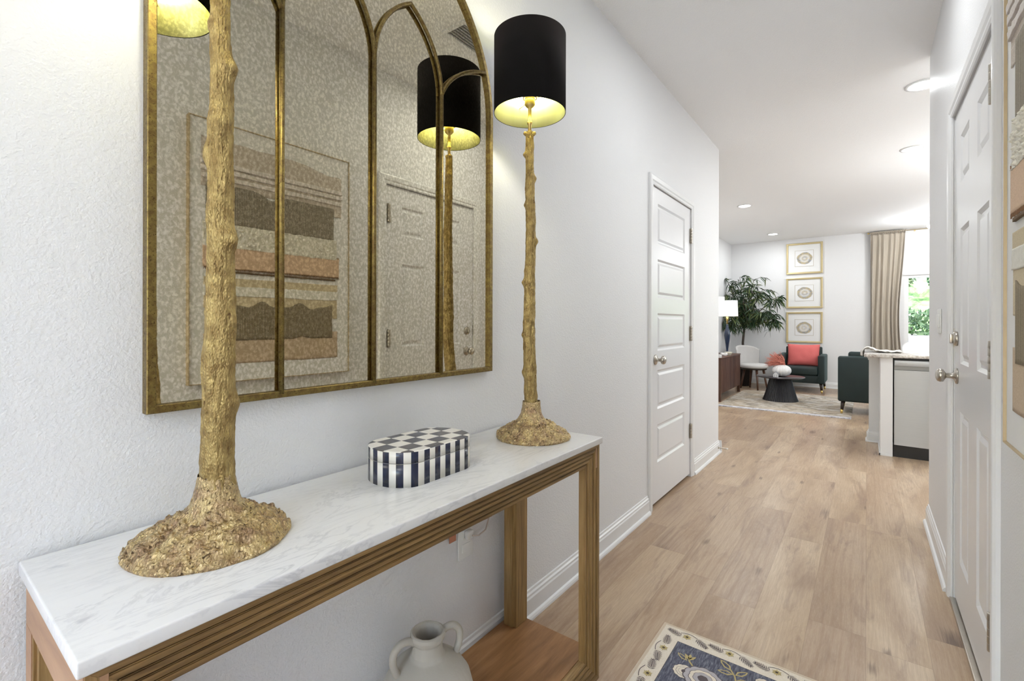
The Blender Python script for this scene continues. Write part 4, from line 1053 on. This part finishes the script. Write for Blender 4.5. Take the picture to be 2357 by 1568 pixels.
obj('seat_frame', MB().lathe([(0, .350), (.195, .350), (.205, .360), (.205, .374), (0, .374)], n=48), M['darkwood'], gc)
for a in (35, 145, 215, 325):
    a = radians(a); obj('leg', MB().tube([(.15*cos(a), .15*sin(a), .350), (.21*cos(a), .21*sin(a), .0015)], [.021, .012], 12), M['walnutleg'], gc)

# ------------------------------------------------------------------ potted tree
tr = thing('potted_willow_tree', 'tall artificial tree with drooping narrow leaves in a dark pot in the corner', 'plant', (-1.86, 9.72, 0))
obj('pot', MB().lathe([(0, 0), (.125, 0), (.135, .01), (.165, .30), (.165, .33), (.150, .33), (.145, .29), (0, .28)], n=40), M['pot'], tr)
obj('soil', MB().lathe([(0, .292), (.143, .288), (.143, .282), (0, .281)], n=24), M['soil'], tr)
rr = random.Random(21)
tm = MB(); P0 = Vector((0, 0, .28)); P1 = Vector((.02, 0, 1.08)); tm.tube([P0, Vector((.012, .01, .5)), Vector((-.004, 0, .8)), P1], [.026, .024, .021, .02], 10)
lv = MB(); 
ends = [(-.36, -.10, 1.66), (-.28, .05, 1.95), (-.05, -.05, 2.03), (.17, .05, 1.97), (.34, -.08, 1.78), (.52, .02, 1.62), (.48, -.12, 1.36), (.30, -.15, 1.24), (-.22, -.2, 1.30), (.05, -.22, 1.55), (.18, -.1, 1.72), (-.15, -.15, 1.72), (.57, -.05, 1.25), (-.24, -.12, 1.12)]
def leaf(p, d, L, w, mi):
    d = d.normalized(); side = d.cross(Vector((rr.gauss(0, 1), rr.gauss(0, 1), rr.gauss(0, .6)))).normalized(); nrm = side.cross(d)
    c1 = p+d*L*.35; c2 = p+d*L*.7+Vector((0, 0, -L*.12)); e = p+d*L+Vector((0, 0, -L*.32))
    lv.add([p, c1+side*w, c1-side*w, c2+side*w*.85, c2-side*w*.85, e, c1+nrm*w*.25, c2+nrm*w*.25], [(0, 1, 6), (0, 6, 2), (1, 3, 7, 6), (6, 7, 4, 2), (3, 5, 7), (7, 5, 4)], mi, True)
for ex, ey, ez in ends:
    E_ = Vector((ex, ey, ez)); m1 = P1.lerp(E_, .45)+Vector((0, 0, .06)); pts = []
    for i in range(9):
        t = i/8; pts.append((1-t)**2*P1+2*(1-t)*t*m1+t*t*E_)
    tm.tube(pts, [.015-.011*i/8 for i in range(9)], 6)
    for k in range(12):
        b = pts[3+rr.randrange(6)]; dv = Vector((rr.gauss(0, 1), rr.gauss(0, .8), rr.gauss(.35, .6))).normalized(); L = .10+.14*rr.random()
        q1 = b+dv*L*.6; q2 = b+dv*L+Vector((0, 0, -.05)); tm.tube([b, q1, q2], [.004, .003, .0015], 4)
        for j in range(12):
            t = .2+.8*j/11; p = b.lerp(q1, t*1.6) if t < .6 else q1.lerp(q2, (t-.6)/.4)
            d = (dv*.5+Vector((rr.gauss(0, .6), rr.gauss(0, .6), rr.gauss(-.55, .4))))
            leaf(p, d, .09+.08*rr.random(), .0095, 0 if rr.random() < .72 else 1)
# keep the crown clear of the walls
lv.v = [(max(-.29 if False else p[0], XLL+1.86+.01), min(p[1], YB-9.72-.02), p[2]) for p in lv.v]
tm.v = [(max(p[0], XLL+1.86+.02), min(p[1], YB-9.72-.03), p[2]) for p in tm.v]
obj('trunk', tm, M['bark'], tr); obj('foliage', lv, [M['leaf'], M['leaf2']], tr, fix=False)

# ------------------------------------------------------------------ three framed prints
def swirl(name, seed, ox, oz, ring):
    m = NT(name); c = m.co((1, 1, 1), loc=(-ox, 0, -oz)); x, y, z = m.sep(c)[0:3]
    w = m.noise(m.co(loc=(seed, 0, 0)), 9, 4, .6); w2 = m.noise(m.co((1, 1, 2), loc=(seed*2, 0, 3)), 16, 5, .7, 1.5)
    rx = m.math('MULTIPLY', x, .88); r = m.math('SQRT', m.math('ADD', m.math('MULTIPLY', rx, rx), m.math('MULTIPLY', z, z)))
    r = m.math('ADD', r, m.math('MULTIPLY', m.math('SUBTRACT', w, .5), .035))
    body = m.ramp(m.math('MULTIPLY', r, 7.6), [(.0, .2), (.22, .75 if ring else .55), (.42, .25), (.66, .95), (.80, .8), (.86, 0)])
    colr = m.ramp(w2, [(.32, lin(70, 80, 104)), (.44, lin(128, 134, 146)), (.52, lin(196, 176, 118)), (.60, lin(160, 140, 104)), (.70, lin(226, 222, 210))])
    m.set('Base Color', m.mix(body, (.80, .80, .80), colr)); m.set('Roughness', .7); return m.m
for k, (z0, z1_, lab) in enumerate(((2.082, 2.652, 'top of the three gold framed abstract prints on the back wall'), (1.447, 2.008, 'middle of the three gold framed abstract prints on the back wall'), (.808, 1.376, 'bottom of the three gold framed abstract prints, just above the coral pillow'))):
    cx, cz = -.925, (z0+z1_)/2; h = (z1_-z0)/2; w = .287
    fr_ = thing('framed_print', lab, 'picture', (cx, YB, cz), group='framed prints on the back wall')
    mb = sweep_frame([(-w, -h), (w, -h), (w, h), (-w, h)], [(0, -.0008), (0, -.028), (.006, -.030), (.028, -.027), (.033, -.018), (.033, -.0008)])
    mb.v = [(p[1], p[0], p[2]) for p in mb.v]; obj('frame', mb, M['pic_gold'], fr_)
    obj('mat_board', MB().box(-w+.031, w-.031, -.012, -.001, -h+.031, h-.031), M['mat'], fr_)
    ib = MB(); q = .148
    for (a, b, c, d) in ((-q, q, q-.004, q), (-q, q, -q, -q+.004), (-q, -q+.004, -q, q), (q-.004, q, -q, q)): ib.box(a, b, -.0145, -.0118, c, d)
    obj('inner_fillet', ib, simple('fillet_gold', (.40, .33, .2), .4, .5), fr_)
    obj('print', MB().box(-q+.004, q-.004, -.0135, -.0119, -q+.004, q-.004), swirl('swirl_print_%s' % 'abc'[k], k*5.3+1, (.005, .01, .0)[k], (-.0, .0, -.01)[k], k != 2), fr_)

# ------------------------------------------------------------------ curtain and rod
cu = thing('drapery_panel', 'long taupe curtain hanging at the left of the patio door', 'curtain', (.30, 10.13, .02))
def curt(u, v):
    top = v; wl, wr = .045, .525-.09*exp(-((v-.45)/.38)**2)
    x = wl+(wr-wl)*u; 
    amp = .031*(.55+.45*(1-v)); ph = u*2*pi*6.5+1.4*sin(u*7)+.5*sin(v*4+u*6)
    y = 10.13+amp*sin(ph)+.012*noise.noise(Vector((u*20, v*2, 0)))
    if v > .965: y = 10.13+amp*.55*sin(ph*1.0)
    return (x+.008*sin(ph*.5+v*3), y, .02+2.685*v)
cm = NT('taupe_drape'); cm.set('Base Color', cm.mix(cm.noise(cm.co((60, 60, 4)), 1, 4), lin(190, 180, 164), lin(168, 158, 144))); cm.set('Roughness', .85); cm.bump(cm.noise(cm.co(), 500, 2), .3, .001)
cm.set('Sheen Weight', .2)
o = obj('curtain_cloth', MB().grid(curt, 240, 60), cm.m, cu, world=True)
sd = o.modifiers.new('thick', 'SOLIDIFY'); sd.thickness = .002
hd = MB()
for k in range(26):
    u = (k+.5)/26; x = .050+.47*u; hd.tube([(x-.010, 10.125, 2.672), (x-.004, 10.10, 2.70), (x+.008, 10.10, 2.715), (x+.012, 10.125, 2.725)], .006, 6)
obj('gathered_heading', hd, cm.m, cu, world=True)
rd = thing('curtain_rod', 'thin brass curtain rod close to the ceiling over the patio door', 'curtain rod', (1.2, 10.13, 2.71))
obj('rod', MB().tube([(.03, 10.13, 2.706), (2.55, 10.13, 2.706)], .008, 12), simple('champagne_rod', (.55, .47, .33), .35, .7), rd, world=True)
for x in (.02, 2.56): obj('finial', MB().sphere((x, 10.13, 2.706), .014), M['brass'], rd, world=True)
obj('bracket', MB().box(1.35, 1.37, 10.13, YB-.0008, 2.69, 2.698), M['brass'], rd, world=True)
obj('bracket', MB().box(.62, .635, 10.13, YB-.0008, 2.69, 2.698), M['brass'], rd, world=True)

# ------------------------------------------------------------------ kitchen peninsula
DY = 5.326
pw = struct('wall_pony', MB().box(.018, 2.0, 5.878, 6.0, 0, .868), M['wall'])
baseboard('baseboard_pony', (.0, 5.878), (.098, 5.878), (0, -1), .9)
bbp = baseboard('baseboard_pony_end', (.018, 5.855), (.018, 6.02), (-1, 0), .9)
struct('trim_pony_cap', MB().box(-.004, .095, 5.856, 6.02, .845, .868).box(.004, .095, 5.866, 6.01, .825, .845).box(.011, .095, 5.872, 6.005, .808, .825), M['trim'])
cb = thing('peninsula_cabinet', 'white base cabinet panel beside the dishwasher in the kitchen peninsula', 'cabinet', (.14, 5.6, 0))
obj('end_panel', MB().box(.098, .184, DY, 5.8775, .0, .8678), M['trim'], cb, world=True)
obj('shoe_trim', MB().box(.090, .184, DY-.008, DY, 0, .018).box(.090, .0978, DY-.008, 5.87, 0, .018), M['trim'], cb, world=True)
obj('right_cabinet', MB().box(.802, 1.98, DY+.02, 5.8775, .09, .8678).box(.802, 1.98, DY+.07, 5.8775, 0, .09), M['trim'], cb, world=True)
for k in range(2): obj('cabinet_door', MB().box(.81+.585*k, .81+.58*(k+1), DY, DY+.0195, .11, .855, bev=.003), M['trim'], cb, world=True)
gr = NT('speckled_granite'); v = gr.noise(gr.co(), 60, 6, .7); gr.set('Base Color', gr.ramp(v, [(.34, lin(120, 108, 100)), (.44, lin(190, 182, 174)), (.55, lin(214, 210, 204)), (.7, lin(228, 226, 222))])); gr.set('Roughness', .12)
co = obj('countertop', MB().box(-.018, 2.0, DY-.03, 6.12, .8685, .8965, bev=.003), gr.m); tag(centre(co), 'speckled light granite countertop on the kitchen peninsula', 'countertop')
dw = thing('dishwasher', 'stainless steel dishwasher built into the kitchen peninsula', 'dishwasher', (.493, 5.6, 0))
st = NT('brushed_stainless'); v = st.noise(st.co((2, 2, 260)), 1, 4, .7); st.set('Base Color', st.mix(v, (.46, .47, .48), (.39, .40, .41))); st.set('Metallic', .9); st.set('Roughness', .4); st.bump(v, .05, .0003); M['steel'] = st.m
obj('tub', MB().box(.190, .797, DY+.035, 5.87, .10, .864), M['black'], dw, world=True)
def dface(u, v):
    x = .194+.60*u; z = .108+.655*v; return (x, DY-.006-.014*sin(pi*u)**.8*1.0, z)
mb = MB().grid(dface, 30, 6); 
mb.box(.194, .794, DY-.005, DY+.033, .108, .763)
obj('door_panel', mb, M['steel'], dw, world=True)
obj('handle_recess', MB().box(.194, .794, DY+.006, DY+.033, .765, .796), simple('recess_steel', (.25, .25, .245), .35, .8), dw, world=True)
obj('control_panel', MB().box(.194, .794, DY-.010, DY+.033, .797, .848, bev=.003), M['steel'], dw, world=True)
obj('badge', MB().box(.222, .282, DY-.0112, DY-.0102, .821, .824), simple('badge_grey', (.3, .3, .3), .4), dw, world=True)
obj('toe_kick', MB().box(.190, .797, DY+.012, DY+.034, .0, .099), M['black'], dw, world=True)
# knitted cloth draped over the end of the counter
cl_m = NT('knit_cloth'); cl_m.set('Base Color', cl_m.mix(cl_m.noise(cl_m.co(), 160, 3), (.74, .72, .68), (.52, .48, .43))); cl_m.set('Roughness', .95); cl_m.bump(cl_m.noise(cl_m.co(), 220, 3), .8, .003)
def cloth(u, v):
    s = u*.40; y = 5.58+.30*v+.02*sin(u*7)
    if s < .05:   # hanging over the left edge
        x = -.030-.015*sin(v*9)-.004; z = .862+s*.80+.006*sin(v*14)
    else:
        x = -.024+(s-.05)*.80; z = .905+.030*exp(-((x-.015)/.05)**2)+.018*abs(noise.noise(Vector((x*22, y*16, 2))))+.008*sin(v*17+u*9)*sin(u*8)
        z = max(z, .9005)
    return (x, y, z)
o = obj('kitchen_towel', MB().grid(cloth, 50, 34), cl_m.m); tag(centre(o), 'crumpled white knit cloth draped over the end of the granite counter', 'towel')
sd = o.modifiers.new('thick', 'SOLIDIFY'); sd.thickness = .003; sd.offset = 1
# white counter stool
stl = thing('counter_stool', 'white rounded-back counter stool behind the peninsula', 'stool', (.60, 6.62, 0), radians(0))
obj('backrest', shell(.245, .22, .66, .985, radians(-10), radians(190), .03, .12, flare=.08), M['whitefab'], stl)
obj('seat', MB().lathe([(0, .62), (.20, .62), (.235, .64), (.235, .68), (.20, .70), (0, .705)], n=40), M['whitefab'], stl)
for a in (45, 135, 225, 315):
    a = radians(a); obj('leg', MB().tube([(.14*cos(a), .14*sin(a), .619), (.22*cos(a), .22*sin(a), .0015)], [.018, .012], 10), M['darkwood'], stl)
obj('footrest', MB().tube([(.20*cos(t), .20*sin(t), .22) for t in [2*pi*i/32 for i in range(33)]], .007, 8), M['brass'], stl)
